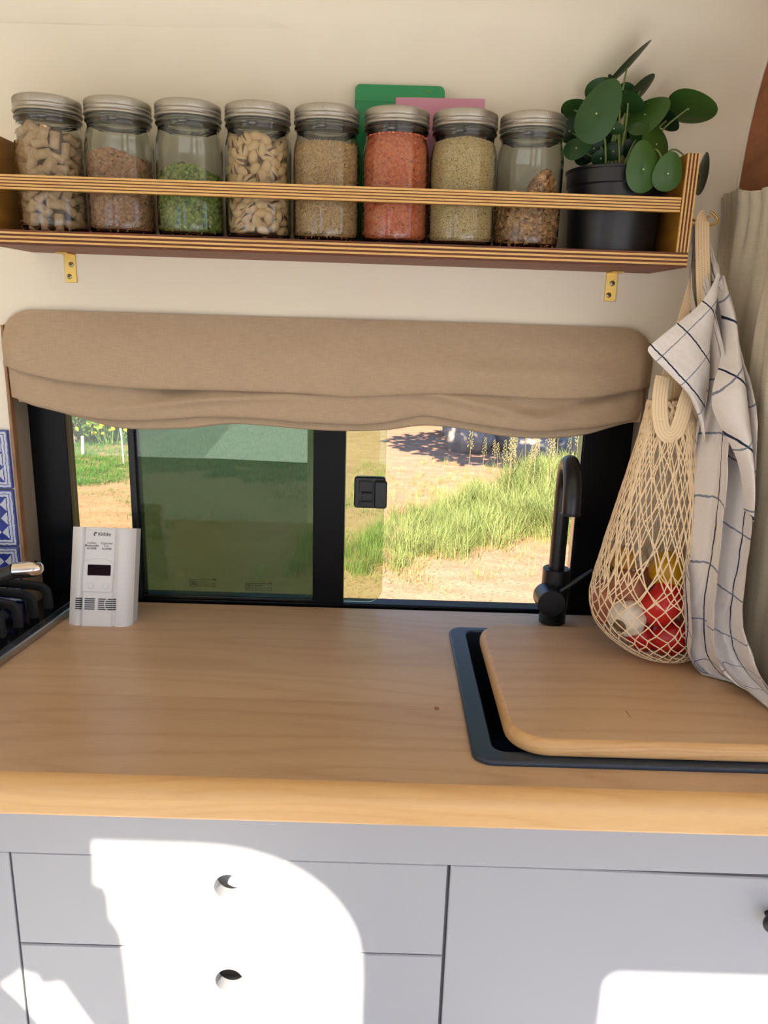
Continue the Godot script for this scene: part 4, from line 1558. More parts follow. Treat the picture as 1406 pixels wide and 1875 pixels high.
	rice.ball(Vector3.ZERO, Vector3(0.0036, 0.0010, 0.0010), 8, 6, Basis(Vector3(0, 1, 0), Vector3(-1, 0, 0), Vector3(0, 0, 1)))
	var grain := Geo.new()
	grain.ball(Vector3.ZERO, Vector3(0.00095, 0.0036, 0.00095), 8, 8)
	fill(4, "brown_rice", "long-grain brown rice filling its jar up to the shoulder", "rice", grain.mesh(), c8(240, 204, 150), c8(190, 146, 94), 0.0026, 0.001, func(x: float, z: float): return 0.131, false, gm)
	var redl := Geo.new()
	redl.ball(Vector3.ZERO, Vector3(0.0023, 0.0013, 0.0023), 10, 6)
	fill(5, "red_lentils", "orange-red split lentils filling their jar up to the neck", "lentils", redl.mesh(), c8(255, 156, 106), c8(228, 102, 60), 0.0034, 0.0012, func(x: float, z: float): return 0.1465, true, gm)
	var qu := Geo.new()
	qu.ball(Vector3.ZERO, Vector3(0.00125, 0.00095, 0.00125), 8, 5)
	fill(6, "quinoa", "cream quinoa grains filling their jar up to the neck", "quinoa", qu.mesh(), c8(255, 238, 188), c8(220, 180, 112), 0.00185, 0.0009, func(x: float, z: float): return 0.144 - 0.004 * absf(x) / 0.04, false, gm)
	var fl := Geo.new()
	fl.ball(Vector3.ZERO, Vector3(0.0046, 0.0010, 0.0037), 9, 5)
	fill(7, "granola", "granola of oat flakes and seeds heaped up on the right inside its jar", "granola", fl.mesh(), c8(250, 198, 134), c8(140, 96, 60), 0.0050, 0.0018, func(x: float, z: float): return 0.060 + 0.046 * exp(-pow((x - 0.018) / 0.019, 2.0)) + 0.016 * exp(-pow((x + 0.024) / 0.009, 2.0)), true, gm, 0.55)

# grains of one kind: a solid heap, with loose grains over all its surface
func fill(k: int, called: String, label: String, cat: String, m: Mesh, a: Color, b: Color, d: float, th: float, h: Callable, flat: bool, mt: Material, wild := 0.22):
	var R := 0.0452
	var at := jar_at(k)
	var core := Geo.new()
	var rows := []
	for r in [0.0001, 0.036, R - 0.004, R - th * 1.7 - 0.0006]:
		var row := PackedVector3Array()
		for s in 41:
			row.append(Vector3(r * cos(TAU * s / 40), 0.0052 if r < 0.04 else 0.0095, -r * sin(TAU * s / 40)))
		rows.append(row)
	for y in [0.06, 0.116, 0.125, 0.134, 0.14, 0.147]:
		var row := PackedVector3Array()
		for s in 41:
			var q: float = jar_limit(y, R) - th * 1.7 - 0.0006
			var x: float = q * cos(TAU * s / 40)
			var z: float = -q * sin(TAU * s / 40)
			row.append(Vector3(x, clampf(y, 0.011, maxf(0.011, h.call(x, z) - th * 1.5)), z))
		rows.append(row)
	for r in [R - 0.009, 0.03, 0.02, 0.01, 0.0001]:
		var row := PackedVector3Array()
		for s in 41:
			var x: float = r * cos(TAU * s / 40)
			var z: float = -r * sin(TAU * s / 40)
			row.append(Vector3(x, maxf(0.013, h.call(x, z) - th * 1.5), z))
		rows.append(row)
	core.grid(rows, true)
	var where := []
	var cols := []
	var H := 0.0
	for s in 24:
		H = maxf(H, h.call(R * cos(TAU * s / 24), R * sin(TAU * s / 24)))
	var n := int(TAU * R * H / (d * d) * 1.9)
	for q in n:
		var y := 0.0065 + (H - 0.0065) * (q + rng.randf_range(0.1, 0.9)) / n
		var an := q * 2.399963 + rng.randf_range(-0.03, 0.03)
		var lay := 0 if q % 5 < 3 else 1
		var cap := 1.0
		var lim := jar_limit(y, R)
		var rad := lim - th * (1.0 + 1.3 * lay) - rng.randf() * th * 0.4
		var p := Vector3(rad * cos(an), y, -rad * sin(an))
		if y > h.call(p.x, p.z): continue
		var o := Vector3(cos(an), 0, -sin(an))
		where.append(Transform3D(grain_basis(o, flat, wild), p))
		cols.append(grain_color(a, b))
	var nt := int(PI * R * R / (d * d) * 1.4)
	for q in nt:
		var rad := (R - 0.003) * sqrt((q + 0.5) / nt)
		var an := q * 2.399963
		var x := rad * cos(an)
		var z := -rad * sin(an)
		where.append(Transform3D(grain_basis(Vector3(rng.randf_range(-0.6, 0.6), 1, rng.randf_range(-0.6, 0.6)).normalized(), flat, wild), Vector3(x, h.call(x, z) - th * rng.randf_range(0.2, 1.2), z)))
		cols.append(grain_color(a, b))
	var o := multi(called, m, where, cols, mt)
	tag(o, label, cat, "", "stuff")
	o.position = at
	o.scale = Vector3.ONE * JAR_S
	obj("heap", core, mat(b.darkened(0.25), 0.9), o)

func jar_limit(y: float, R: float) -> float:
	# how far out grains can lie at this height: rounded foot, shoulder and neck
	if y < 0.016: return R - 0.005 * pow(1.0 - (y - 0.005) / 0.011, 2.0)
	if y > 0.134: return R - 0.0018 - 0.0045 * (y - 0.134) / 0.012
	if y > 0.116: return R - 0.0018 * (y - 0.116) / 0.018
	return R

func grain_basis(n: Vector3, flat: bool, wild: float) -> Basis:
	if flat:
		var v := (n + Vector3(rng.randfn(0, wild), rng.randfn(0, wild), rng.randfn(0, wild)) * 1.6).normalized()
		var b := Geo.along(v)
		return b.rotated(v, rng.randf() * TAU) * Basis.from_scale(Vector3.ONE * rng.randf_range(0.85, 1.12))
	var t := n.cross(Vector3.UP if absf(n.y) < 0.9 else Vector3.RIGHT).normalized().rotated(n, rng.randf() * TAU)
	t = (t + n * rng.randfn(0, wild)).normalized()
	return Geo.along(t) * Basis.from_scale(Vector3.ONE * rng.randf_range(0.88, 1.1))

func grain_color(a: Color, b: Color) -> Color:
	var c := a.lerp(b, clampf(rng.randfn(0.42, 0.27), 0, 1))
	if rng.randf() < 0.02: c = c.darkened(0.35)
	return c.srgb_to_linear()

func scatter_in_jar(proto: Node3D, k: int, n: int, R: float, h: Callable, size: float, fillm: Mesh, fm: Material, fill_name: String, long := 0.0):
	# individual pieces all round inside the glass; the few that lie in the middle of the jar are one heap
	var at := jar_at(k)
	var placed := PackedVector3Array()
	var first := true
	var tries := 0
	while placed.size() < n and tries < n * 220:
		tries += 1
		var an := rng.randf() * TAU
		var y := rng.randf_range(0.011, 0.15)
		var rr := R - rng.randf() * 0.002
		if y > 0.128: rr -= (y - 0.128) * 0.22
		var p := Vector3(rr * cos(an), y, -rr * sin(an))
		if y > h.call(p.x, p.z): continue
		var need := size * lerpf(1.0, 0.80, minf(1.0, tries / (n * 150.0)))
		var ok := true
		for q in placed:
			if q.distance_squared_to(p) < need * need:
				ok = false
				break
		if not ok: continue
		placed.append(p)
		var o := proto if first else proto.duplicate()
		if not first:
			o.name = numbered(String(proto.name))
			add_child(o)
		first = false
		var nn := Vector3(cos(an), 0, -sin(an))
		var t := nn.cross(Vector3.UP).normalized().rotated(nn, rng.randf() * TAU)
		t = (t + nn * rng.randfn(0, 0.14)).normalized()
		o.basis = Geo.along(t).rotated(t, rng.randf() * TAU)
		o.basis = o.basis.scaled(Vector3.ONE * rng.randf_range(0.92, 1.06) * JAR_S)
		o.position = at + p * JAR_S
	var where := []
	var left := 260
	while left > 0:
		left -= 1
		var r := (R - size * 0.62) * sqrt(rng.randf())
		var an := rng.randf() * TAU
		var x := r * cos(an)
		var z := r * sin(an)
		var top: float = h.call(x, z) + 0.002
		where.append(Transform3D(Basis.from_euler(Vector3(rng.randf() * TAU, rng.randf() * TAU, rng.randf() * TAU)), Vector3(x, rng.randf_range(0.014, top), z)))
	var o := multi(fill_name, fillm, where, [], fm)
	o.position = at
	o.scale = Vector3.ONE * JAR_S

func biscuits(k: int):
	var g := Geo.new()
	var prof := pv2([Vector2(0.0001, -0.0118), Vector2(0.0040, -0.0116), Vector2(0.0061, -0.0104), Vector2(0.0066, -0.0084), Vector2(0.0063, -0.006), Vector2(0.0058, -0.003), Vector2(0.0058, 0.003), Vector2(0.0063, 0.006), Vector2(0.0066, 0.0084), Vector2(0.0061, 0.0104), Vector2(0.0040, 0.0116), Vector2(0.0001, 0.0118)])
	g.lathe(prof, 16, Vector3.ZERO, Basis.from_scale(Vector3(1.1, 1, 0.92)))
	for q in g.v.size():
		var p := g.v[q]
		g.v[q] += Vector3(0.0004 * sin(p.y * 900.0 + p.x * 700.0), 0, 0.0004 * cos(p.y * 700.0 + p.z * 800.0))
	var m := tri(mat(Color.WHITE, 0.85), cloudy(91, 0.02, c8(240, 208, 168), c8(206, 166, 124), 256, 4), Vector3(14, 14, 14), false)
	var mesh := g.mesh()
	var o := thing("biscuit", "small pale brown bone-shaped biscuit inside the first jar from the left", "biscuit", "bone-shaped biscuits in the leftmost jar")
	obj("crumb", mesh, m, o)
	scatter_in_jar(o, k, 110, 0.0388, func(x: float, z: float): return 0.138 - 0.012 * smoothstep(-0.01, 0.03, x) - 0.012 * smoothstep(-0.015, -0.04, x), 0.0156, mesh, mat(c8(176, 138, 104), 0.9), "biscuit_heap")
	var hp := get_node("biscuit_heap")
	tag(hp, "biscuits heaped in the middle of the first jar from the left", "biscuits", "", "stuff")

func pistachios(k: int):
	var o := thing("pistachio", "pistachio nut in its pale split shell inside the fourth jar", "nut", "pistachio nuts in the fourth jar")
	var sm := mat(c8(244, 206, 154), 0.42)
	var km := tri(mat(Color.WHITE, 0.6), cloudy(95, 0.03, c8(150, 128, 62), c8(120, 76, 70), 128, 3), Vector3(30, 30, 30), false)
	var both := Geo.new()
	for side in 2:
		var g := Geo.new()
		var rows := []
		# half an egg, drawn along y, open towards the seam
		for r in 13:
			var la := -PI / 2 + PI * r / 12.0
			var row := PackedVector3Array()
			for s in 15:
				var a := PI * s / 14.0
				var w := 0.0068 * cos(la) * (1.0 - 0.16 * sin(la))
				var p := Vector3(w * cos(a), 0.0098 * sin(la), -w * 0.98 * sin(a))
				if side == 1: p = Vector3(-p.x, p.y, -p.z)
				# hinge open at the lower tip
				p = p.rotated(Vector3.RIGHT, (-0.17 if side == 0 else 0.17))
				p.z += -0.0009 if side == 0 else 0.0009
				row.append(p)
			rows.append(row)
		g.grid(rows)
		obj("shell", g, sm, o)
		both.grid(rows)
	var kg := Geo.new()
	kg.ball(Vector3(0, 0.0004, 0), Vector3(0.0056, 0.0084, 0.0056), 12, 8)
	obj("kernel", kg, km, o)
	scatter_in_jar(o, k, 150, 0.0372, func(x: float, z: float): return 0.137 - 0.006 * absf(x) / 0.04, 0.0128, both.mesh(), sm, "pistachio_heap")
	tag(get_node("pistachio_heap"), "pistachios heaped in the middle of the fourth jar", "nuts", "", "stuff")


# ---------------------------------------------------------------- plant
func plant():
	var at := Vector3(0.318, SHELF_Y - SHELF_TILT * (0.318 - 0.404) + 0.0003, 0.117)
	var pt := thing("potted_plant", "round-leaved green house plant in a black plastic pot at the shelf's right end", "plant", "", at)
	var R := 0.0685
	var g := Geo.new()
	g.lathe(pv2([Vector2(0.0001, 0.0), Vector2(R - 0.009, 0.0), Vector2(R - 0.0075, 0.002), Vector2(R - 0.0025, 0.088), Vector2(R - 0.0005, 0.0895), Vector2(R, 0.0905)]), 64)
	g.lathe(pv2([Vector2(R, 0.0905), Vector2(R + 0.0008, 0.108)]), 64)
	g.lathe(pv2([Vector2(R + 0.0008, 0.108), Vector2(R + 0.0024, 0.109), Vector2(R + 0.0026, 0.1115), Vector2(R + 0.001, 0.1125), Vector2(R - 0.001, 0.111), Vector2(R - 0.004, 0.09)]), 64)
	obj("pot", g, mat(c8(20, 20, 24), 0.34), pt)
	var s := Geo.new()
	s.disc(R - 0.003, 0.099, true, 48)
	obj("soil", s, tri(mat(Color.WHITE, 0.95), cloudy(101, 0.05, c8(58, 42, 32), c8(28, 20, 16), 128, 4), Vector3(12, 12, 12)), pt)
	var lm := []
	for c in [c8(46, 78, 38), c8(54, 86, 32), c8(30, 58, 32)]:
		var m := mat(c, 0.36, 0.0, 0.4)
		m.backlight_enabled = true
		m.backlight = Color(0.10, 0.16, 0.03)
		lm.append(m)
	var under := mat(c8(120, 142, 104), 0.5)
	var stem_m := mat(c8(124, 146, 74), 0.5)
	var dot_m := mat(c8(190, 206, 150), 0.5)
	# centre (x, y, z), half length, half width as seen, angle of the long axis, which way it tips, colour
	var L := [
		[Vector3(0.2658, 1.6833, 0.185), 0.0405, 0.026, 64, -1, 0], [Vector3(0.3193, 1.7584, 0.12), 0.0375, 0.0055, 44, 1, 2], [Vector3(0.2863, 1.7326, 0.1), 0.021, 0.016, 25, 1, 0], [Vector3(0.2503, 1.7023, 0.12), 0.021, 0.0125, 5, 1, 0],
		[Vector3(0.25, 1.6799, 0.1), 0.0175, 0.016, 30, 1, 2], [Vector3(0.2549, 1.6518, 0.13), 0.02, 0.0135, 20, -1, 0], [Vector3(0.3258, 1.733, 0.1), 0.0145, 0.011, -20, 1, 0], [Vector3(0.3194, 1.7088, 0.135), 0.0225, 0.0135, -22, 1, 0],
		[Vector3(0.3464, 1.7356, 0.1), 0.0225, 0.0085, 46, 1, 2], [Vector3(0.3436, 1.6946, 0.14), 0.0315, 0.019, 33, -1, 1], [Vector3(0.4055, 1.7055, 0.13), 0.035, 0.021, -13, 1, 1], [Vector3(0.3827, 1.6941, 0.11), 0.019, 0.0115, -36, 1, 2],
		[Vector3(0.359, 1.6546, 0.155), 0.0265, 0.016, 112, 1, 1], [Vector3(0.3296, 1.6133, 0.205), 0.0325, 0.0205, 96, 1, 1], [Vector3(0.3623, 1.6086, 0.206), 0.0245, 0.0185, 82, 1, 1], [Vector3(0.2999, 1.674, 0.15), 0.0135, 0.0085, -15, 1, 0],
		[Vector3(0.3395, 1.6703, 0.14), 0.0185, 0.0115, -28, 1, 1], [Vector3(0.2819, 1.6538, 0.12), 0.018, 0.016, 80, 1, 2], [Vector3(0.3074, 1.649, 0.13), 0.0125, 0.0125, 0, 1, 2], [Vector3(0.3374, 1.6553, 0.12), 0.0165, 0.0145, 40, 1, 2],
		[Vector3(0.3165, 1.709, 0.09), 0.014, 0.012, 60, 1, 2], [Vector3(0.4437, 1.6256, 0.1), 0.029, 0.008, 84, -1, 2], [Vector3(0.3623, 1.6915, 0.1), 0.017, 0.015, 50, 1, 0], [Vector3(0.3011, 1.7422, 0.11), 0.012, 0.0035, -55, 1, 2], [Vector3(0.3753, 1.6363, 0.12), 0.016, 0.013, 70, 1, 2],
		[Vector3(0.2742, 1.648, 0.1), 0.017, 0.013, 20, 1, 2], [Vector3(0.302, 1.6726, 0.09), 0.018, 0.014, 60, 1, 2], [Vector3(0.3395, 1.6695, 0.085), 0.02, 0.015, 10, 1, 2], [Vector3(0.3633, 1.656, 0.09), 0.018, 0.014, -30, 1, 2], [Vector3(0.2882, 1.6374, 0.14), 0.014, 0.011, 35, 1, 2]]
	var roots := []
	for q in L.size():
		var p: Vector3 = L[q][0]
		var a: float = L[q][1]
		var b: float = L[q][2]
		var ph := deg_to_rad(L[q][3])
		var see := (p - Vector3(0, 1.416, 1.3)).normalized()
		var rx := see.cross(Vector3.UP).normalized()
		var ry := rx.cross(see)
		var ma := rx * cos(ph) + ry * sin(ph)
		var tilt := acos(clampf(b / a, 0.05, 0.98)) if b < a * 0.62 else acos(clampf(b / a, 0, 1)) * 0.5
		var wide := b / maxf(0.2, cos(tilt))
		var pe: Vector3 = (ry * cos(ph) - rx * sin(ph)) * cos(tilt) - see * sin(tilt) * L[q][4]
		var no := ma.cross(pe).normalized()
		if no.z < 0 and L[q][4] > 0: pass
		var lg := Geo.new()
		var rows := []
		for r in 9:
			var t := r / 8.0
			var row := PackedVector3Array()
			for k in 33:
				var an := TAU * k / 32.0
				var egg := 1.0 + 0.10 * cos(an) * t
				var e := Vector2(cos(an) * a * egg, sin(an) * wide * (1.0 - 0.10 * cos(an)))
				# a faint cup, edge turned down, a dimple over the stalk
				var dz := -0.10 * a * t * t + 0.03 * a * exp(-t * t * 40.0) * -1.0 + 0.012 * a * sin(an * 3.0 + q) * t * t
				row.append(p - at + ma * e.x * t + pe * e.y * t + no * dz)
			rows.append(row)
		rows.reverse()
		lg.grid(rows, true)
		var leaf := obj("leaf", lg, lm[L[q][5]], pt)
		if b > a * 0.5:
			var dg := Geo.new()
			dg.ball(p - at + no * 0.0002, Vector3(0.0012, 0.0012, 0.0005), 8, 5, Basis(ma, pe, no))
			obj("vein_spot", dg, dot_m, leaf)
		# stalk from the soil to under the leaf
		var rt := Vector3((p.x - at.x) * 0.22 + rng.randf_range(-0.008, 0.008), 0.098, (p.z - at.z) * 0.2 + rng.randf_range(-0.006, 0.006))
		var pl := p - at - no * 0.002
		var mid := rt.lerp(pl, 0.55) + Vector3(0, 0.012, 0) - no * 0.008
		if p.x > 0.4 and p.y < 1.64: mid = Vector3(0.088, 0.148, -0.018)
		elif pl.y < 0.1: mid = Vector3(lerpf(rt.x, pl.x, 0.6), 0.118 + 0.012, lerpf(rt.z, pl.z, 0.7))
		var sg := Geo.new()
		sg.tube(smooth_path([rt, rt.lerp(mid, 0.5) + Vector3(0, 0.006, 0), mid, pl], 5), 0.0017, 0.0012, 7)
		obj("stalk", sg, stem_m, pt)


# ---------------------------------------------------------------- string bag and its contents
func knit_picture() -> ImageTexture:
	return picture(96, 96, func(x: float, y: float):
		var u := fposmod(x / 8.0, 1.0)
		var w := fposmod(y / 8.0 + (0.5 if int(x / 8) % 2 == 1 else 0.0), 1.0)
		var d := Vector2(u - 0.5, w - 0.5).length()
		var f := smoothstep(0.14, 0.36, d)
		return c8(196, 156, 110).lerp(c8(246, 220, 178), 0.3 + 0.7 * f))

var bag_rows := []
func bag_point(u: float, t: float) -> Vector3:
	# t 0 at the mouth, 1 at the bottom; u turns round the bag
	var n := bag_rows.size() - 1
	var k := mini(int(t * n), n - 1)
	var q := t * n - k
	var A = bag_rows[maxi(k - 1, 0)]
	var B = bag_rows[k]
	var C = bag_rows[k + 1]
	var D = bag_rows[mini(k + 2, n)]
	var w := []
	for j in 5:
		w.append(cubic_interpolate(B[j], C[j], A[j], D[j], q))
	var bump := 1.0 + 0.035 * sin(u * 3.0 + t * 9.0) * smoothstep(0.45, 0.8, t)
	return Vector3((w[0] + w[1]) / 2 + (w[1] - w[0]) / 2 * cos(u) * bump, maxf(w[2], 0.9302), w[3] - w[4] * sin(u) * bump)

func net_bag():
	var b := thing("string_bag", "cream crocheted string bag of vegetables hanging in front of the tap side", "bag")
	# left edge, right edge, height, depth of the axis, half depth
	bag_rows = [
		[0.3715, 0.4267, 1.3106, 0.20, 0.016],
		[0.3673, 0.443, 1.2799, 0.203, 0.024],
		[0.3545, 0.4554, 1.221, 0.208, 0.034],
		[0.3354, 0.4678, 1.14, 0.214, 0.048],
		[0.3165, 0.4773, 1.056, 0.220, 0.062],
		[0.3131, 0.4795, 1.0138, 0.222, 0.068],
		[0.3276, 0.4813, 0.9751, 0.223, 0.066],
		[0.357, 0.4817, 0.9466, 0.224, 0.054],
		[0.3891, 0.4741, 0.9335, 0.225, 0.036],
		[0.4284, 0.4516, 0.9305, 0.225, 0.004]]
	var cotton := mat(c8(240, 212, 170), 0.85)
	var N := 24
	var ts := PackedFloat32Array()
	var t := 0.0
	while t < 1.0:
		ts.append(t)
		t += lerpf(0.05, 0.031, smoothstep(0.0, 0.75, t))
	ts.append(1.0)
	var g := Geo.new()
	var wob := noise(111, 1.0, 2)
	var node := func(j, k):
		var tt: float = ts[k]
		var gather := smoothstep(0.72, 0.15, tt)
		var uu: float = TAU * (j + (0.5 if k % 2 == 1 else 0.0)) / N
		uu += gather * 0.30 * sin(uu * 4.0 + 1.0) + 0.10 * wob.get_noise_2d(j * 7.3, k * 5.1)
		return bag_point(uu, clampf(tt + 0.006 * wob.get_noise_2d(j * 3.7 + 50.0, k * 9.1), 0, 1))
	for k in ts.size() - 1:
		for j in N:
			var a: Vector3 = node.call(j, k)
			for d in 2:
				var jj: int = j + d - (1 if k % 2 == 0 else 0)
				var e: Vector3 = node.call(posmod(jj, N), k + 1)
				if a.distance_to(e) < 0.0006: continue
				var m := a.lerp(e, 0.5) + Vector3(0, -0.0006, 0)
				var sr := lerpf(0.00115, 0.0009, smoothstep(0.1, 0.7, ts[k]))
				g.tube(PackedVector3Array([a, m, e]), sr, sr, 6, false)
				# near the mouth the meshes are drawn together, several threads side by side
				for o in 2:
					var sl: float = [-0.10, 0.09, -0.2, 0.21][o]
					var f0: float = smoothstep(0.50 - 0.06 * o, 0.18, ts[k])
					var f1: float = smoothstep(0.50 - 0.06 * o, 0.18, ts[k + 1])
					if f0 <= 0.0: continue
					var a2 := bag_point(TAU * (j + (0.5 if k % 2 == 1 else 0.0)) / N + sl * f0 + 0.05 * wob.get_noise_2d(j * 7.3 + o, k * 5.1), ts[k])
					var e2 := bag_point(TAU * (jj + (0.5 if k % 2 == 0 else 0.0)) / N + sl * f1 + 0.05 * wob.get_noise_2d(posmod(jj, N) * 7.3 + o, (k + 1) * 5.1), ts[k + 1])
					if f1 <= 0.0: e2 = e
					g.tube(PackedVector3Array([a2, a2.lerp(e2, 0.5) + Vector3(0.0005 * sin(j * 3.0 + o), 0, 0), e2]), 0.00095, 0.00095, 5, false)
	var net := obj("netting", g, cotton, b)
	net.set_meta("kind", "stuff")
	# knitted mouth band and straps
	var knit := mat(Color.WHITE, 0.9)
	knit.albedo_texture = knit_picture()
	knit.uv1_scale = Vector3(1, 1, 1)
	var paths := [
		["strap", [Vector3(0.4386, 1.5641, 0.153), Vector3(0.4319, 1.5563, 0.163), Vector3(0.4342, 1.5234, 0.168), Vector3(0.4394, 1.4719, 0.176), Vector3(0.4441, 1.4125, 0.188), Vector3(0.4426, 1.3525, 0.2), Vector3(0.4321, 1.3113, 0.213)], 0.0215, 14.0],
		["strap", [Vector3(0.4409, 1.5648, 0.147), Vector3(0.4405, 1.5542, 0.138), Vector3(0.4405, 1.5183, 0.142), Vector3(0.432, 1.4725, 0.155), Vector3(0.4168, 1.4191, 0.172), Vector3(0.4013, 1.366, 0.19), Vector3(0.3891, 1.321, 0.207)], 0.0150, 14.0],
		["strap", [Vector3(0.4504, 1.5117, 0.135), Vector3(0.4456, 1.4735, 0.14), Vector3(0.4335, 1.4117, 0.155), Vector3(0.4237, 1.3577, 0.17), Vector3(0.421, 1.3114, 0.18)], 0.0130, 10.0],
		["mouth_band", [Vector3(0.3843, 1.3443, 0.215), Vector3(0.3807, 1.3222, 0.222), Vector3(0.381, 1.2962, 0.228), Vector3(0.3864, 1.2738, 0.231), Vector3(0.3956, 1.265, 0.232), Vector3(0.406, 1.2706, 0.231), Vector3(0.412, 1.2897, 0.229), Vector3(0.4163, 1.3123, 0.226), Vector3(0.4241, 1.3348, 0.222)], 0.023, 12.0],
		["mouth_band", [Vector3(0.4209, 1.342, 0.17), Vector3(0.4186, 1.3111, 0.178), Vector3(0.4237, 1.2839, 0.182), Vector3(0.4298, 1.2962, 0.183), Vector3(0.4369, 1.3237, 0.18)], 0.016, 8.0]]
	for q in paths:
		var pa := smooth_path(q[1], 6)
		var sd := PackedVector3Array()
		for k in pa.size():
			var tg := (pa[mini(k + 1, pa.size() - 1)] - pa[maxi(k - 1, 0)]).normalized()
			sd.append(tg.cross(Vector3(0.1, 0.0, 1)).normalized())
		var rg := Geo.new()
		rg.ribbon(pa, sd, q[2], 0.0024, q[3] * 0.75)
		obj(q[0], rg, knit, b)
	# what is in it
	var skin := mat(c8(206, 38, 36), 0.22, 0.0, 0.5)
	var tm := [["red tomato uppermost in the string bag, right of the white bulb", Vector3(0.413, 1.0174, 0.238), 0.0365], ["dark red tomato at the bottom of the string bag", Vector3(0.4383, 0.9574, 0.226), 0.033], ["red tomato half hidden under the white bulb in the string bag", Vector3(0.3993, 0.9446, 0.208), 0.027]]
	for q in tm:
		var o := thing("tomato", q[0], "tomato", "tomatoes in the string bag", q[1] as Vector3)
		o.position.y = maxf(o.position.y, 0.9312 + q[2] * 0.84)
		var tg := Geo.new()
		var rows := []
		for r in 17:
			var la := -PI / 2 + PI * r / 16.0
			var row := PackedVector3Array()
			for k in 33:
				var an := TAU * k / 32.0
				var rr: float = q[2] * (1.0 + 0.025 * cos(an * 5.0) * cos(la))
				var y: float = q[2] * 0.86 * sin(la) - 0.22 * q[2] * exp(-pow(cos(la) / 0.33, 2.0)) * signf(la)
				row.append(Vector3(rr * cos(la) * cos(an), y, -rr * cos(la) * sin(an)))
			rows.append(row)
		tg.grid(rows, true)
		obj("flesh", tg, skin, o)
		var cg := Geo.new()
		for k in 5:
			var an := TAU * k / 5.0 + 0.3
			cg.tube(smooth_path([Vector3(0, q[2] * 0.66, 0), Vector3(0.005 * cos(an), q[2] * 0.72, 0.005 * sin(an)), Vector3(0.012 * cos(an), q[2] * 0.76, 0.012 * sin(an))], 3), 0.0012, 0.0004, 5)
		cg.cyl(Vector3(0, q[2] * 0.6, 0), Vector3(0.001, q[2] * 0.85, 0), 0.0016, 0.0013, 8)
		obj("calyx", cg, mat(c8(96, 104, 58), 0.7), o)
		o.rotation = Vector3(0.5 + q[2] * 10.0, q[2] * 300.0, 0.25)
	# garlic bulb, root end towards the viewer
	var ga := thing("garlic_bulb", "white garlic bulb at the lower left of the string bag, roots showing", "garlic", "", Vector3(0.36, 0.9932, 0.246))
	var gg := Geo.new()
	var rows := []
	for r in 21:
		var s := r / 20.0
		var row := PackedVector3Array()
		var y := lerpf(-0.019, 0.034, s)
		var rad := 0.0285 * pow(sin(PI * pow(clampf(s * 0.92 + 0.0, 0, 1), 0.72)), 0.62) if s < 0.93 else 0.006
		rad = maxf(rad, 0.0045 if s > 0.5 else 0.0)
		for k in 65:
			var an := TAU * k / 64.0
			var f := 1.0 - 0.10 * pow(absf(cos(an * 4.5)), 6.0) * sin(PI * s)
			row.append(Vector3(rad * f * cos(an), y, -rad * f * sin(an)))
		rows.append(row)
	gg.grid(rows, true)
	obj("cloves", gg, tri(mat(Color.WHITE, 0.45), cloudy(121, 0.03, c8(240, 230, 206), c8(222, 206, 182), 128, 3), Vector3(20, 4, 20)), ga)
	var rt := Geo.new()
	rt.lathe(pv2([Vector2(0.0001, -0.0215), Vector2(0.006, -0.021), Vector2(0.010, -0.0185), Vector2(0.0115, -0.0155)]), 20)
	for k in 40:
		var an := rng.randf() * TAU
		var rd := 0.010 * sqrt(rng.randf())
		rt.tube(PackedVector3Array([Vector3(rd * cos(an), -0.019, rd * sin(an)), Vector3(rd * 1.25 * cos(an), -0.0235 - rng.randf() * 0.002, rd * 1.25 * sin(an))]), 0.0006, 0.0003, 4)
	obj("roots", rt, mat(c8(126, 100, 66), 0.9), ga)
	ga.basis = Geo.along(Vector3(0.62, 0.30, -0.62).normalized())
	# lemons and potatoes behind
	var ym := mat(c8(212, 158, 22), 0.35)
	var lemons := [["yellow lemon above the red tomato in the string bag", Vector3(0.4254, 1.0616, 0.222), 0.031, 0.4], ["dull yellow lemon high on the left side of the string bag", Vector3(0.3606, 1.0711, 0.205), 0.019, 0.2]]
	for q in lemons:
		var o := thing("lemon", q[0], "lemon", "lemons in the string bag", q[1])
		var lg := Geo.new()
		var r0: float = q[2]
		lg.lathe(pv2([Vector2(0.0001, -r0 * 1.28), Vector2(r0 * 0.12, -r0 * 1.25), Vector2(r0 * 0.26, -r0 * 1.08), Vector2(r0 * 0.62, -r0 * 0.8), Vector2(r0 * 0.9, -r0 * 0.4), Vector2(r0 * 0.98, 0), Vector2(r0 * 0.9, r0 * 0.4), Vector2(r0 * 0.62, r0 * 0.8), Vector2(r0 * 0.24, r0 * 1.06), Vector2(r0 * 0.1, r0 * 1.1), Vector2(0.0001, r0 * 1.1)]), 28)
		obj("peel", lg, ym if q[3] > 0.3 else mat(c8(196, 142, 40), 0.5), o)
		var st := Geo.new()
		st.cyl(Vector3(0, r0 * 1.08, 0), Vector3(0, r0 * 1.16, 0), r0 * 0.09, r0 * 0.06, 8)
		obj("stem_end", st, mat(c8(120, 110, 60), 0.8), o)
		o.rotation = Vector3(0.2, 0.5, 1.2)
	var pm := tri(mat(Color.WHITE, 0.75), cloudy(131, 0.02, c8(186, 118, 84), c8(150, 88, 60), 128, 4), Vector3(9, 9, 9))
	var pots := [["reddish brown potato on the left bulge of the string bag", Vector3(0.3398, 1.0068, 0.212), Vector3(0.0225, 0.034, 0.026)], ["brown potato behind the white bulb, below the dull lemon", Vector3(0.3636, 1.034, 0.222), Vector3(0.031, 0.026, 0.025)], ["brown potato deep in the middle of the string bag", Vector3(0.4027, 1.0244, 0.19), Vector3(0.026, 0.03, 0.024)]]
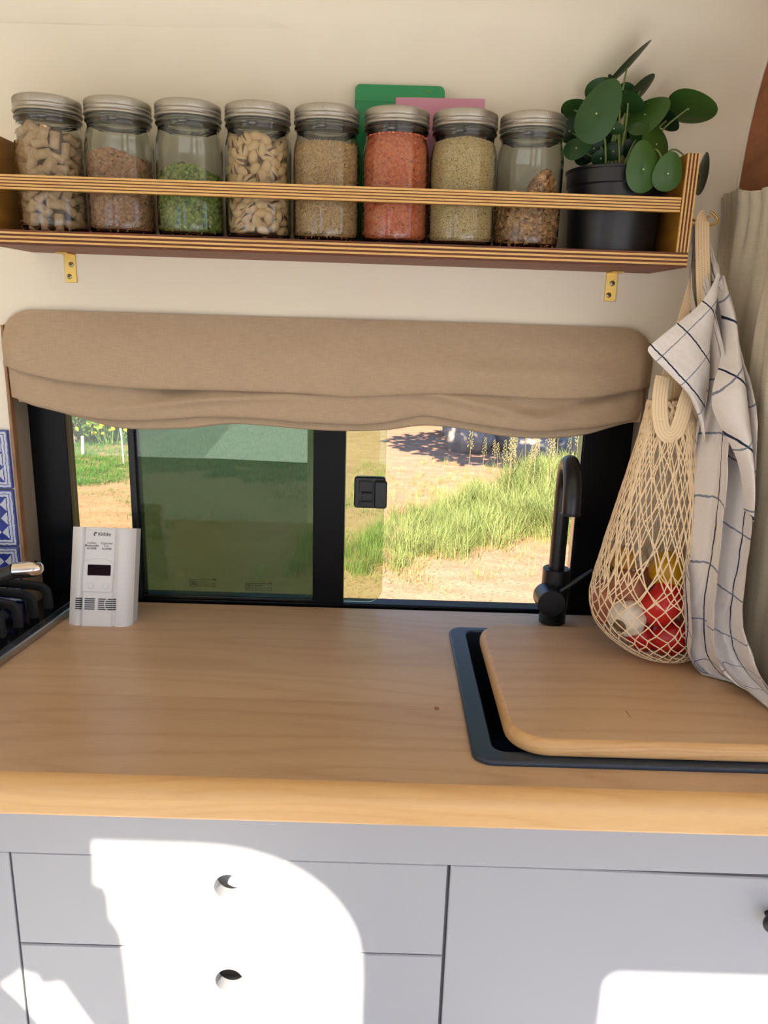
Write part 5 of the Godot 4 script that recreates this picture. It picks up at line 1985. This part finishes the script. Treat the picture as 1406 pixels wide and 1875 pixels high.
	for q in pots:
		var pg := Geo.new()
		pg.ball(Vector3.ZERO, q[2], 24, 16)
		for k in pg.v.size():
			var p := pg.v[k]
			pg.v[k] = p * (1.0 + 0.06 * sin(p.x * 130.0 + p.y * 90.0) + 0.04 * cos(p.z * 150.0))
		var o := thing("potato", q[0], "potato", "potatoes in the string bag", q[1])
		obj("skin", pg, pm, o)


# ---------------------------------------------------------------- checked towel
func check_picture() -> ImageTexture:
	var q := noise(141, 0.4, 2)
	var q2 := noise(142, 0.02, 3)
	return picture(256, 256, func(x: float, y: float):
		var f := 0.965 + 0.03 * q.get_noise_2d(x * 0.15, y) + 0.03 * q.get_noise_2d(x, y * 0.15)
		var c := Color(0.93, 0.895, 0.865) * f
		var wx := x + q2.get_noise_2d(x, y) * 3.0
		var wy := y + q2.get_noise_2d(x + 99.0, y) * 3.0
		var dv := absf(wx - 128.0)
		var dh := absf(wy - 128.0)
		c = c.lerp(Color(0.12, 0.14, 0.24), 0.92 * smoothstep(6.5, 4.5, dv))
		c = c.lerp(Color(0.36, 0.40, 0.50), 0.72 * smoothstep(5.0, 3.0, dh))
		return c)

func cloth_rows(list: Array, per: int) -> Array:
	# smooth interpolation down a list of [left point, right point]
	var l := []
	var r := []
	for q in list:
		l.append(q[0])
		r.append(q[1])
	return [smooth_path(l, per), smooth_path(r, per)]

func towel():
	var t := thing("tea_towel", "white linen tea towel with thin navy checks hanging over the string bag", "towel")
	var m := mat(Color.WHITE, 0.9, 0.0, 0.2)
	m.albedo_texture = check_picture()
	m.heightmap_enabled = true
	m.heightmap_scale = 0.12
	m.heightmap_texture = cloudy(145, 0.008, Color.BLACK, Color.WHITE, 256, 2)
	m.backlight_enabled = true
	m.backlight = Color(0.12, 0.12, 0.12)
	var wob := noise(151, 3.0, 2)
	# long hanging part
	var list := [
		[Vector3(0.4236, 1.5524, 0.15), Vector3(0.4424, 1.5535, 0.145)],
		[Vector3(0.4226, 1.5246, 0.15), Vector3(0.4601, 1.5109, 0.15)],
		[Vector3(0.4239, 1.4873, 0.155), Vector3(0.4605, 1.4836, 0.175)],
		[Vector3(0.4267, 1.4419, 0.175), Vector3(0.4722, 1.443, 0.195)],
		[Vector3(0.4432, 1.3828, 0.2), Vector3(0.4728, 1.3853, 0.24)],
		[Vector3(0.4468, 1.3241, 0.222), Vector3(0.4812, 1.3303, 0.275)],
		[Vector3(0.4372, 1.2802, 0.238), Vector3(0.486, 1.2831, 0.3)],
		[Vector3(0.4324, 1.2287, 0.252), Vector3(0.4888, 1.2279, 0.315)],
		[Vector3(0.4309, 1.1691, 0.264), Vector3(0.489, 1.1714, 0.325)],
		[Vector3(0.4271, 1.1097, 0.278), Vector3(0.4875, 1.1209, 0.332)],
		[Vector3(0.425, 1.0486, 0.288), Vector3(0.4837, 1.0693, 0.338)],
		[Vector3(0.4311, 1.0012, 0.292), Vector3(0.4844, 1.032, 0.342)],
		[Vector3(0.4423, 0.9555, 0.292), Vector3(0.4932, 1.0012, 0.352)],
		[Vector3(0.4654, 0.9284, 0.296), Vector3(0.502, 0.98, 0.365)],
		[Vector3(0.4912, 0.9187, 0.312), Vector3(0.5089, 0.964, 0.38)],
		[Vector3(0.5096, 0.9117, 0.345), Vector3(0.5145, 0.9548, 0.395)],
		[Vector3(0.5197, 0.909, 0.375), Vector3(0.5223, 0.9476, 0.41)]]
	var ed := cloth_rows(list, 8)
	var K := 90
	var g := Geo.new()
	var rows := []
	var R: int = ed[0].size()
	for r in R:
		var s := r / float(R - 1)
		var a: Vector3 = ed[0][r]
		var b: Vector3 = ed[1][r]
		var row := PackedVector3Array()
		var amp := 0.021 * smoothstep(0.0, 0.25, s) * lerpf(1.0, 0.45, smoothstep(0.75, 1.0, s)) + 0.002
		for k in K + 1:
			var u := k / float(K)
			var p := a.lerp(b, u)
			var ph := TAU * (2.1 * u + 0.22 * sin(s * 5.0) + 0.5 * s) + 1.1 + 1.5 * wob.get_noise_2d(u * 0.5, s * 0.7)
			var f := sin(ph) + 0.35 * sin(ph * 2.0 + 1.0 + s * 4.0)
			p.z += amp * f
			p.x += 0.006 * cos(ph) * smoothstep(0.1, 0.3, s) * sin(PI * u)
			p.z += 0.003 * wob.get_noise_2d(u * 3.0, s * 6.0)
			p.y = maxf(p.y, 0.9305)
			row.append(p)
		rows.append(row)
	rows.reverse()
	g.grid(rows)
	# cloth coordinates: across by true width, down by length
	for r in R:
		var run := 0.0
		for k in K + 1:
			var at := r * (K + 1) + k
			if k > 0: run += 0.0048
			g.u[at] = Vector2(run / 0.1 + 0.05 + (R - 1 - r) * 0.0030, (R - 1 - r) * 0.0042 / 0.052 + 0.3 + 0.25 * sin(run * 14.0))
	obj("hanging_part", g, m, t)
	# turned-over corner in front of the straps
	var fl := [
		[Vector3(0.4455, 1.4853, 0.205), Vector3(0.4524, 1.4812, 0.204)],
		[Vector3(0.4323, 1.4596, 0.213), Vector3(0.4514, 1.4595, 0.21)],
		[Vector3(0.4139, 1.4367, 0.222), Vector3(0.4481, 1.4348, 0.219)],
		[Vector3(0.39, 1.4173, 0.229), Vector3(0.4443, 1.4087, 0.226)],
		[Vector3(0.3665, 1.398, 0.235), Vector3(0.4424, 1.3827, 0.232)],
		[Vector3(0.3516, 1.3839, 0.238), Vector3(0.4425, 1.3581, 0.238)],
		[Vector3(0.3563, 1.3733, 0.241), Vector3(0.4417, 1.3379, 0.243)],
		[Vector3(0.373, 1.3579, 0.243), Vector3(0.4399, 1.3203, 0.246)],
		[Vector3(0.3918, 1.3411, 0.246), Vector3(0.4396, 1.3028, 0.249)],
		[Vector3(0.411, 1.3213, 0.249), Vector3(0.4394, 1.2837, 0.252)],
		[Vector3(0.4238, 1.2968, 0.253), Vector3(0.4387, 1.2691, 0.255)],
		[Vector3(0.4312, 1.2749, 0.255), Vector3(0.4389, 1.2586, 0.256)]]
	var e2 := cloth_rows(fl, 6)
	var g2 := Geo.new()
	rows = []
	R = e2[0].size()
	for r in R:
		var s := r / float(R - 1)
		var row := PackedVector3Array()
		for k in 41:
			var u := k / 40.0
			var p: Vector3 = e2[0][r].lerp(e2[1][r], u)
			p.z += 0.007 * sin(PI * u) * smoothstep(0, 0.2, s) - 0.012 * pow(u, 6.0)
			p.z += 0.0022 * wob.get_noise_2d(p.x * 7.0, p.y * 7.0)
			row.append(p)
		rows.append(row)
	rows.reverse()
	g2.grid(rows)
	var o0 := Vector3(0.3566, 1.3863, 0.24)
	for k in g2.v.size():
		var p := g2.v[k] - o0
		var along := p.x * 0.71 + p.y * -0.70
		var over := p.x * 0.70 + p.y * 0.71
		g2.u[k] = Vector2(over / 0.0455 + 0.5, along / 0.0455 + 0.1)
	obj("turned_corner", g2, m, t)
	# second drape on the right, folding back beside the curtain
	var bl := [
		[Vector3(0.4612, 1.4836, 0.175), Vector3(0.4655, 1.4839, 0.172)],
		[Vector3(0.4559, 1.4533, 0.205), Vector3(0.4801, 1.4506, 0.19)],
		[Vector3(0.4602, 1.4135, 0.222), Vector3(0.4743, 1.4105, 0.235)],
		[Vector3(0.4506, 1.371, 0.255), Vector3(0.4737, 1.3722, 0.265)],
		[Vector3(0.4373, 1.3434, 0.275), Vector3(0.474, 1.3422, 0.29)],
		[Vector3(0.4333, 1.3123, 0.288), Vector3(0.4753, 1.3091, 0.31)],
		[Vector3(0.4454, 1.2819, 0.3), Vector3(0.4756, 1.2795, 0.325)],
		[Vector3(0.4569, 1.2564, 0.318), Vector3(0.476, 1.2459, 0.335)],
		[Vector3(0.4653, 1.2235, 0.332), Vector3(0.4766, 1.2077, 0.34)],
		[Vector3(0.4729, 1.1817, 0.338), Vector3(0.4798, 1.1678, 0.34)]]
	var e3 := cloth_rows(bl, 6)
	var g3 := Geo.new()
	rows = []
	R = e3[0].size()
	for r in R:
		var row := PackedVector3Array()
		for k in 31:
			var u := k / 30.0
			var p: Vector3 = e3[0][r].lerp(e3[1][r], u)
			p.z += 0.010 * sin(PI * u) - 0.02 * pow(u, 5.0) - 0.015 * pow(1.0 - u, 7.0)
			p.z += 0.003 * wob.get_noise_2d(p.x * 8.0 + 3.0, p.y * 6.0)
			row.append(p)
		rows.append(row)
	rows.reverse()
	g3.grid(rows)
	var o1 := Vector3(0.4406, 1.3632, 0.25)
	for k in g3.v.size():
		var p := g3.v[k] - o1
		g3.u[k] = Vector2((p.x * 0.62 + p.y * 0.78) / 0.062 + 0.5, (p.x * 0.75 - p.y * 0.66) / 0.062 + 0.2)
	obj("side_fold", g3, m, t)


# ---------------------------------------------------------------- outdoors
func hill(x: float, z: float) -> float:
	return 0.03 * sin(x * 0.7 + z * 0.4) + 0.02 * sin(x * 1.9 - z * 1.3)

func ground():
	var g := Geo.new()
	var rows := []
	for r in 81:
		var z := lerpf(-0.3, -30.0, pow(r / 80.0, 1.5))
		var row := PackedVector3Array()
		for k in 121:
			var x := lerpf(-26.0, 26.0, k / 120.0)
			row.append(Vector3(x, GROUND + hill(x, z) * smoothstep(-1.5, -4.0, z), z))
		rows.append(row)
	g.grid(rows)
	g.quad(Vector3(-90, GROUND - 0.05, -29.5), Vector3(90, GROUND - 0.05, -29.5), Vector3(90, GROUND - 0.05, -160), Vector3(-90, GROUND - 0.05, -160))
	var q1 := noise(161, 0.012, 5)
	var q2 := noise(162, 0.12, 3)
	var tex := picture(512, 512, func(x: float, y: float):
		var a := 0.5 + 0.5 * q1.get_noise_2d(x, y * 2.0)
		var b := q2.get_noise_2d(x, y * 1.6)
		var c := c8(200, 152, 118).lerp(c8(174, 126, 94), clampf(a * 1.2 - 0.1, 0, 1))
		c = c * (1.0 + 0.12 * b)
		if b < -0.52: c = c.darkened(0.35)
		return c)
	var m := tri(mat(Color.WHITE, 0.95, 0.0, 0.2), tex, Vector3(0.36, 0.36, 0.36), true)
	var back := Geo.new()
	back.quad(Vector3(-90, GROUND - 0.02, 80), Vector3(90, GROUND - 0.02, 80), Vector3(90, GROUND - 0.02, -0.3), Vector3(-90, GROUND - 0.02, -0.3))
	struct("road", back, tri(mat(Color.WHITE, 0.9), cloudy(165, 0.03, c8(216, 213, 208), c8(200, 197, 192), 128, 4), Vector3(0.5, 0.5, 0.5), true), "grey track on the door side of the van", "road")
	var verge := Geo.new()
	verge.quad(Vector3(-7.0, GROUND - 0.012, 9.4), Vector3(0.0, GROUND - 0.012, 9.4), Vector3(0.4, GROUND - 0.012, 1.9), Vector3(-2.4, GROUND - 0.012, 1.9))
	struct("path", verge, mat(c8(72, 72, 64), 0.9), "dark worn verge in front of the pale strip, mirrored in the pane", "path")
	var yard := Geo.new()
	yard.quad(Vector3(-2.6, GROUND - 0.005, 9.4), Vector3(-0.4, GROUND - 0.005, 9.2), Vector3(-0.3, GROUND - 0.005, 40), Vector3(-5.0, GROUND - 0.005, 40))
	struct("path", yard, mat(c8(238, 236, 230), 0.8), "pale paved strip behind the viewer, mirrored in the dark pane", "path")
	struct("ground", g, m, "dry sandy ground outside the van with patches of grass", "ground")

func tuft(blades: int, h: float, w: float, spread: float, lean: float) -> Mesh:
	var g := Geo.new()
	for k in blades:
		var an := rng.randf() * TAU
		var o := Vector3(cos(an), 0, sin(an)) * spread * sqrt(rng.randf())
		var d := Vector3(cos(an + rng.randfn(0, 0.8)), 0, sin(an + rng.randfn(0, 0.8))) * lean * rng.randf_range(0.3, 1.0) * h
		var sd := Vector3(-d.z, 0, d.x).normalized() * w
		var hh := h * rng.randf_range(0.55, 1.1)
		var rows := []
		for r in 4:
			var t := r / 3.0
			var p := o + Vector3(0, hh * (t - 0.18 * t * t), 0) + d * t * t
			var ww := (1.0 - t) * 0.9 + 0.1
			rows.append(PackedVector3Array([p - sd * ww, p + sd * ww]))
		g.grid(rows)
	return g.mesh()

func plantish(base: Color) -> StandardMaterial3D:
	var m := mat(base, 0.7, 0.0, 0.25)
	m.vertex_color_use_as_albedo = true
	m.backlight_enabled = true
	m.backlight = Color(0.5, 0.5, 0.5)
	return m

func meadow(called: String, label: String, n: int, place: Callable, m: Mesh, a: Color, b: Color, s0: float, s1: float):
	var where := []
	var cols := []
	var tries := 0
	while where.size() < n and tries < n * 12:
		tries += 1
		var p: Vector3 = place.call()
		if p.y < -5.0: continue
		var s := rng.randf_range(s0, s1) * p.y
		var c := a.lerp(b, rng.randf())
		where.append(Transform3D(Basis(Vector3.UP, rng.randf() * TAU).scaled(Vector3.ONE * s), Vector3(p.x, GROUND + hill(p.x, p.z) - 0.01, p.z)))
		cols.append(c.srgb_to_linear())
	var o := multi(called, m, where, cols, plantish(Color.WHITE))
	tag(o, label, "grass", "", "stuff")

func outdoors():
	var pn := noise(171, 0.35, 3)
	var short := tuft(10, 0.085, 0.003, 0.09, 0.7)
	var tall := tuft(12, 0.42, 0.0036, 0.11, 0.6)
	var none := Vector3(0, -9, 0)
	# lawn-like grass, left and far
	meadow("grass", "short green grass spreading beyond the sand on the left", 34000, func():
		var x := rng.randf_range(-10.0, -0.9)
		var z := rng.randf_range(-6.0, -17.0)
		var edge := -7.5 - 0.35 * (x + 3.5) + 1.6 * pn.get_noise_2d(x, z)
		if z > edge: return none
		return Vector3(x, 1.0 + 0.3 * pn.get_noise_2d(x * 2.0, z), z), short, c8(66, 112, 44), c8(106, 146, 62), 0.55, 1.15)
	meadow("grass", "scattered green tufts on the sandy ground", 420, func():
		var x := rng.randf_range(-6.0, 0.2)
		var z := rng.randf_range(-4.4, -9.0)
		if pn.get_noise_2d(x * 2.5 + 40.0, z * 2.5) < 0.12: return none
		return Vector3(x, 1.0, z), short, c8(86, 118, 50), c8(128, 150, 72), 0.6, 1.3)
	# the tall weeds in front of the open window half
	var wn := noise(172, 0.8, 2)
	meadow("tall_grass", "tall pale green weeds in the middle of the sand, right of the latch", 2900, func():
		var x := rng.randf_range(-0.75, 3.0)
		var z := rng.randf_range(-4.5, -9.8)
		var d := -z
		var near := 4.75 + 0.75 * maxf(0.0, x) + 0.5 * wn.get_noise_2d(x * 3.0, 1.0) + rng.randfn(0, 0.12)
		var far := 5.7 + 1.3 * clampf(x + 0.3, 0.0, 2.4) + 0.5 * wn.get_noise_2d(x * 2.0, 9.0)
		if d < near or d > far: return none
		if wn.get_noise_2d(x * 4.0 + 70.0, z * 4.0) < -0.3: return none
		return Vector3(x, 0.55 + 0.28 * clampf(x, 0.0, 2.0) + 0.5 * wn.get_noise_2d(x * 4.0, z * 4.0), z), tall, c8(122, 140, 70), c8(168, 166, 104), 0.7, 1.15)
	meadow("tall_grass", "thin grass in front of the boulders", 420, func():
		var x := rng.randf_range(-0.4, 3.0)
		var z := rng.randf_range(-7.0, -9.4)
		if wn.get_noise_2d(x * 2.0 + 7.0, z) < 0.0: return none
		return Vector3(x, 0.5, z), tall, c8(136, 146, 78), c8(172, 166, 104), 0.4, 0.9)
	meadow("grass", "small pale tufts on the sand just in front of the tall weeds", 120, func():
		var x := rng.randf_range(-0.4, 2.2)
		var z := rng.randf_range(-4.2, -5.0 - 0.7 * maxf(0.0, x))
		if wn.get_noise_2d(x * 3.0 + 30.0, z * 3.0) < 0.05: return none
		return Vector3(x, 0.9, z), short, c8(122, 140, 70), c8(176, 170, 110), 0.6, 1.5)
	# seed heads over the weeds
	var where := []
	var cols := []
	var head := Geo.new()
	head.tube(PackedVector3Array([Vector3(0, 0, 0), Vector3(0.01, 0.35, 0.0), Vector3(0.03, 0.7, 0.01)]), 0.004, 0.002, 5)
	for k in 26:
		var t := k / 26.0
		var an := k * 2.4
		head.ball(Vector3(0.02 + 0.01 * t, 0.55 + 0.22 * t, 0.0) + Vector3(cos(an), 0.2, sin(an)) * 0.032 * (1.0 - t * 0.7), Vector3(0.005, 0.010, 0.005), 6, 4)
	for k in 40:
		var x := rng.randf_range(0.9, 2.7)
		var z := -lerpf(5.6 + 0.75 * x, 6.4 + 1.25 * x, rng.randf())
		where.append(Transform3D(Basis(Vector3.UP, rng.randf() * TAU).scaled(Vector3.ONE * rng.randf_range(0.7, 1.15)), Vector3(x, GROUND, z)))
		cols.append(c8(150, 146, 92).lerp(c8(170, 150, 112), rng.randf()).srgb_to_linear())
	tag(multi("seed_heads", head.mesh(), where, cols, plantish(Color.WHITE)), "feathery seed heads standing above the tall weeds", "weeds", "", "stuff")
	# boulders in the shade
	var bm := tri(mat(Color.WHITE, 0.9), cloudy(181, 0.02, c8(196, 180, 162), c8(140, 126, 114), 256, 5), Vector3(1.2, 1.2, 1.2))
	var rocks := [["pale boulder on the left of the row in the tree's shade", Vector3(1.3, 0, -10.7), Vector3(0.36, 0.34, 0.3)], ["low flat boulder right of the pale one in the shade", Vector3(2.2, 0, -9.9), Vector3(0.34, 0.24, 0.26)], ["dark boulder behind the low flat one", Vector3(2.1, 0, -11.2), Vector3(0.5, 0.4, 0.4)],
		["rounded boulder behind the weeds near the tree trunk", Vector3(2.95, 0, -10.4), Vector3(0.32, 0.26, 0.26)], ["boulder farthest back beneath the dark thicket", Vector3(1.5, 0, -12.2), Vector3(0.5, 0.35, 0.4)], ["boulder at the foot of the tree trunk", Vector3(3.15, 0, -11.4), Vector3(0.4, 0.3, 0.35)]]
	for q in rocks:
		var g := Geo.new()
		g.ball(Vector3.ZERO, Vector3.ONE, 28, 18)
		var rn := noise(int(q[1].x * 100) + 190, 0.9, 4)
		for k in g.v.size():
			var p := g.v[k]
			var f := 1.0 + 0.35 * rn.get_noise_3d(p.x * 1.3, p.y * 1.3, p.z * 1.3)
			g.v[k] = p * f * (q[2] as Vector3)
		var o := obj("boulder", g, bm)
		tag(o, q[0], "boulder", "boulders in the shade")
		o.position = Vector3(q[1].x, GROUND + q[2].y * 0.55, q[1].z)
	# trees and bushes
	var bark := tri(mat(Color.WHITE, 0.9), cloudy(201, 0.04, c8(150, 132, 112), c8(84, 70, 58), 128, 4), Vector3(2, 0.6, 2))
	tree("shade_tree", "leafy tree whose shade falls over the boulders", Vector3(3.6, GROUND, -5.0), Vector3(0.3, 4.0, -5.0), Vector3(1.9, 0.8, 1.5), 1100, 0.17, c8(70, 104, 40), c8(110, 140, 60), bark, 0.16)
	tree("tree", "tree with a pale trunk behind the boulders", Vector3(3.35, GROUND, -12.2), Vector3(3.6, 3.6, -12.8), Vector3(2.6, 1.4, 1.6), 1400, 0.17, c8(60, 92, 38), c8(100, 130, 56), bark, 0.15)
	tree("bush", "dense green bush at the far left behind the grass", Vector3(-4.85, GROUND, -10.5), Vector3(-4.85, 0.6, -10.5), Vector3(0.82, 1.25, 0.7), 2600, 0.075, c8(66, 100, 40), c8(150, 172, 70), bark, 0.05)
	tree("bush", "bush behind the yellow flowers, far left", Vector3(-6.6, GROUND, -13.4), Vector3(-6.6, 1.0, -13.4), Vector3(2.4, 1.7, 1.2), 2600, 0.10, c8(60, 92, 36), c8(130, 156, 66), bark, 0.06)
	tree("bush", "dark thicket behind the boulders", Vector3(2.0, GROUND, -13.6), Vector3(2.0, 0.4, -13.6), Vector3(2.6, 1.3, 0.9), 2600, 0.10, c8(46, 62, 34), c8(80, 96, 50), bark, 0.06)
	for k in 7:
		tree("tree", ["tree in the far row, first from the left", "tree in the far row, second from the left", "tree in the far row, third from the left", "tree in the far row, fourth from the left", "tree in the far row, fifth from the left", "tree in the far row, sixth from the left", "tree in the far row, last on the right"][k],
			Vector3(-17.0 + k * 5.4, GROUND, -24.0 - 1.5 * (k % 2)), Vector3(-17.0 + k * 5.4, 2.2 + 0.4 * (k % 3), -24.0 - 1.5 * (k % 2)), Vector3(3.1, 2.8, 2.0), 1300, 0.26, c8(62, 92, 40), c8(110, 136, 66), bark, 0.2)
	# yellow flowers by the bush
	var fl := thing("yellow_flowers", "clump of bright yellow flowers beside the far left bush", "flowers", "", Vector3(-4.25, GROUND, -10.4))
	var fg := Geo.new()
	var sg := Geo.new()
	for k in 30:
		var p := Vector3(rng.randf_range(-0.32, 0.4), rng.randf_range(0.16, 0.5), rng.randf_range(-0.3, 0.3))
		fg.ball(p, Vector3(0.034, 0.026, 0.034) * rng.randf_range(0.7, 1.4), 8, 5)
		sg.tube(PackedVector3Array([Vector3(p.x * 0.5, 0, p.z * 0.5), p]), 0.004, 0.003, 5)
	obj("blossom", fg, mat(c8(250, 214, 30), 0.6), fl).set_meta("kind", "stuff")
	obj("stalks", sg, mat(c8(120, 150, 60), 0.7), fl).set_meta("kind", "stuff")
	var po := Geo.new()
	po.cyl(Vector3(-4.36, GROUND - 0.05, -9.55), Vector3(-4.35, GROUND + 0.24, -9.55), 0.026, 0.022, 14, 0.005)
	tag(obj("stump_post", po, mat(c8(226, 216, 196), 0.8)), "short pale post standing at the foot of the far left bush", "post")
	var sk := Geo.new()
	sk.cyl(Vector3(-3.55, GROUND - 0.05, -8.9), Vector3(-3.6, GROUND + 1.0, -8.95), 0.012, 0.01, 8)
	tag(obj("marker_stake", sk, mat(c8(220, 216, 204), 0.7)), "thin white stake in the grass seen through the dark pane", "stake")

func tree(called: String, label: String, foot: Vector3, c: Vector3, r: Vector3, n: int, size: float, a: Color, b: Color, bark: Material, trunk: float):
	var o := thing(called, label, "bush" if called == "bush" else "tree", "trees behind the clearing" if called == "tree" else "", foot)
	var g := Geo.new()
	var rel := c - foot
	g.tube(smooth_path([Vector3(0, -0.05, 0), Vector3(rel.x * 0.1, rel.y * 0.4, rel.z * 0.1), Vector3(rel.x * 0.5, rel.y * 0.8, rel.z * 0.5), rel], 5), trunk, trunk * 0.35, 12)
	for k in 7:
		var an := k * 2.4
		var e := rel + Vector3(cos(an) * r.x, rng.randf_range(-0.5, 0.6) * r.y, sin(an) * r.z) * 0.75
		var s := Vector3(rel.x * 0.35, rel.y * 0.65, rel.z * 0.35) if called != "bush" else Vector3(0, 0.05, 0)
		g.tube(smooth_path([s, s.lerp(e, 0.5) + Vector3(0, 0.1 * r.y, 0), e], 4), trunk * 0.45, trunk * 0.12, 7)
	obj("trunk", g, bark, o)
	var lf := Geo.new()
	for q in 2:
		var rows := []
		for t in 5:
			var s := t / 4.0
			var w := sin(PI * pow(s, 0.8)) * 0.34 + 0.01
			rows.append(PackedVector3Array([Vector3(-w, s - 0.1, 0.12 * sin(PI * s)), Vector3(0, s - 0.1, 0.05 + 0.12 * sin(PI * s)), Vector3(w, s - 0.1, 0.12 * sin(PI * s))]))
		for row in rows:
			for k in 3:
				row[k] = row[k].rotated(Vector3.BACK, q * 1.7).rotated(Vector3.UP, q * 1.2)
		lf.grid(rows)
	var where := []
	var cols := []
	var cl := noise(int(foot.x * 10) + 300, 1.6, 2)
	var tries := 0
	while where.size() < n and tries < n * 8:
		tries += 1
		var d := Vector3(rng.randfn(), rng.randfn(), rng.randfn()).normalized() * pow(rng.randf(), 0.4)
		if cl.get_noise_3d(d.x * 1.5, d.y * 1.5, d.z * 1.5) < -0.12: continue
		var p := rel + d * r
		if p.y < 0.03: continue
		where.append(Transform3D(Basis.from_euler(Vector3(rng.randf() * TAU, rng.randf() * TAU, rng.randf() * TAU)).scaled(Vector3.ONE * size * rng.randf_range(0.7, 1.3)), p))
		cols.append(a.lerp(b, rng.randf()).srgb_to_linear())
	multi("crown", lf.mesh(), where, cols, plantish(Color.WHITE), o)
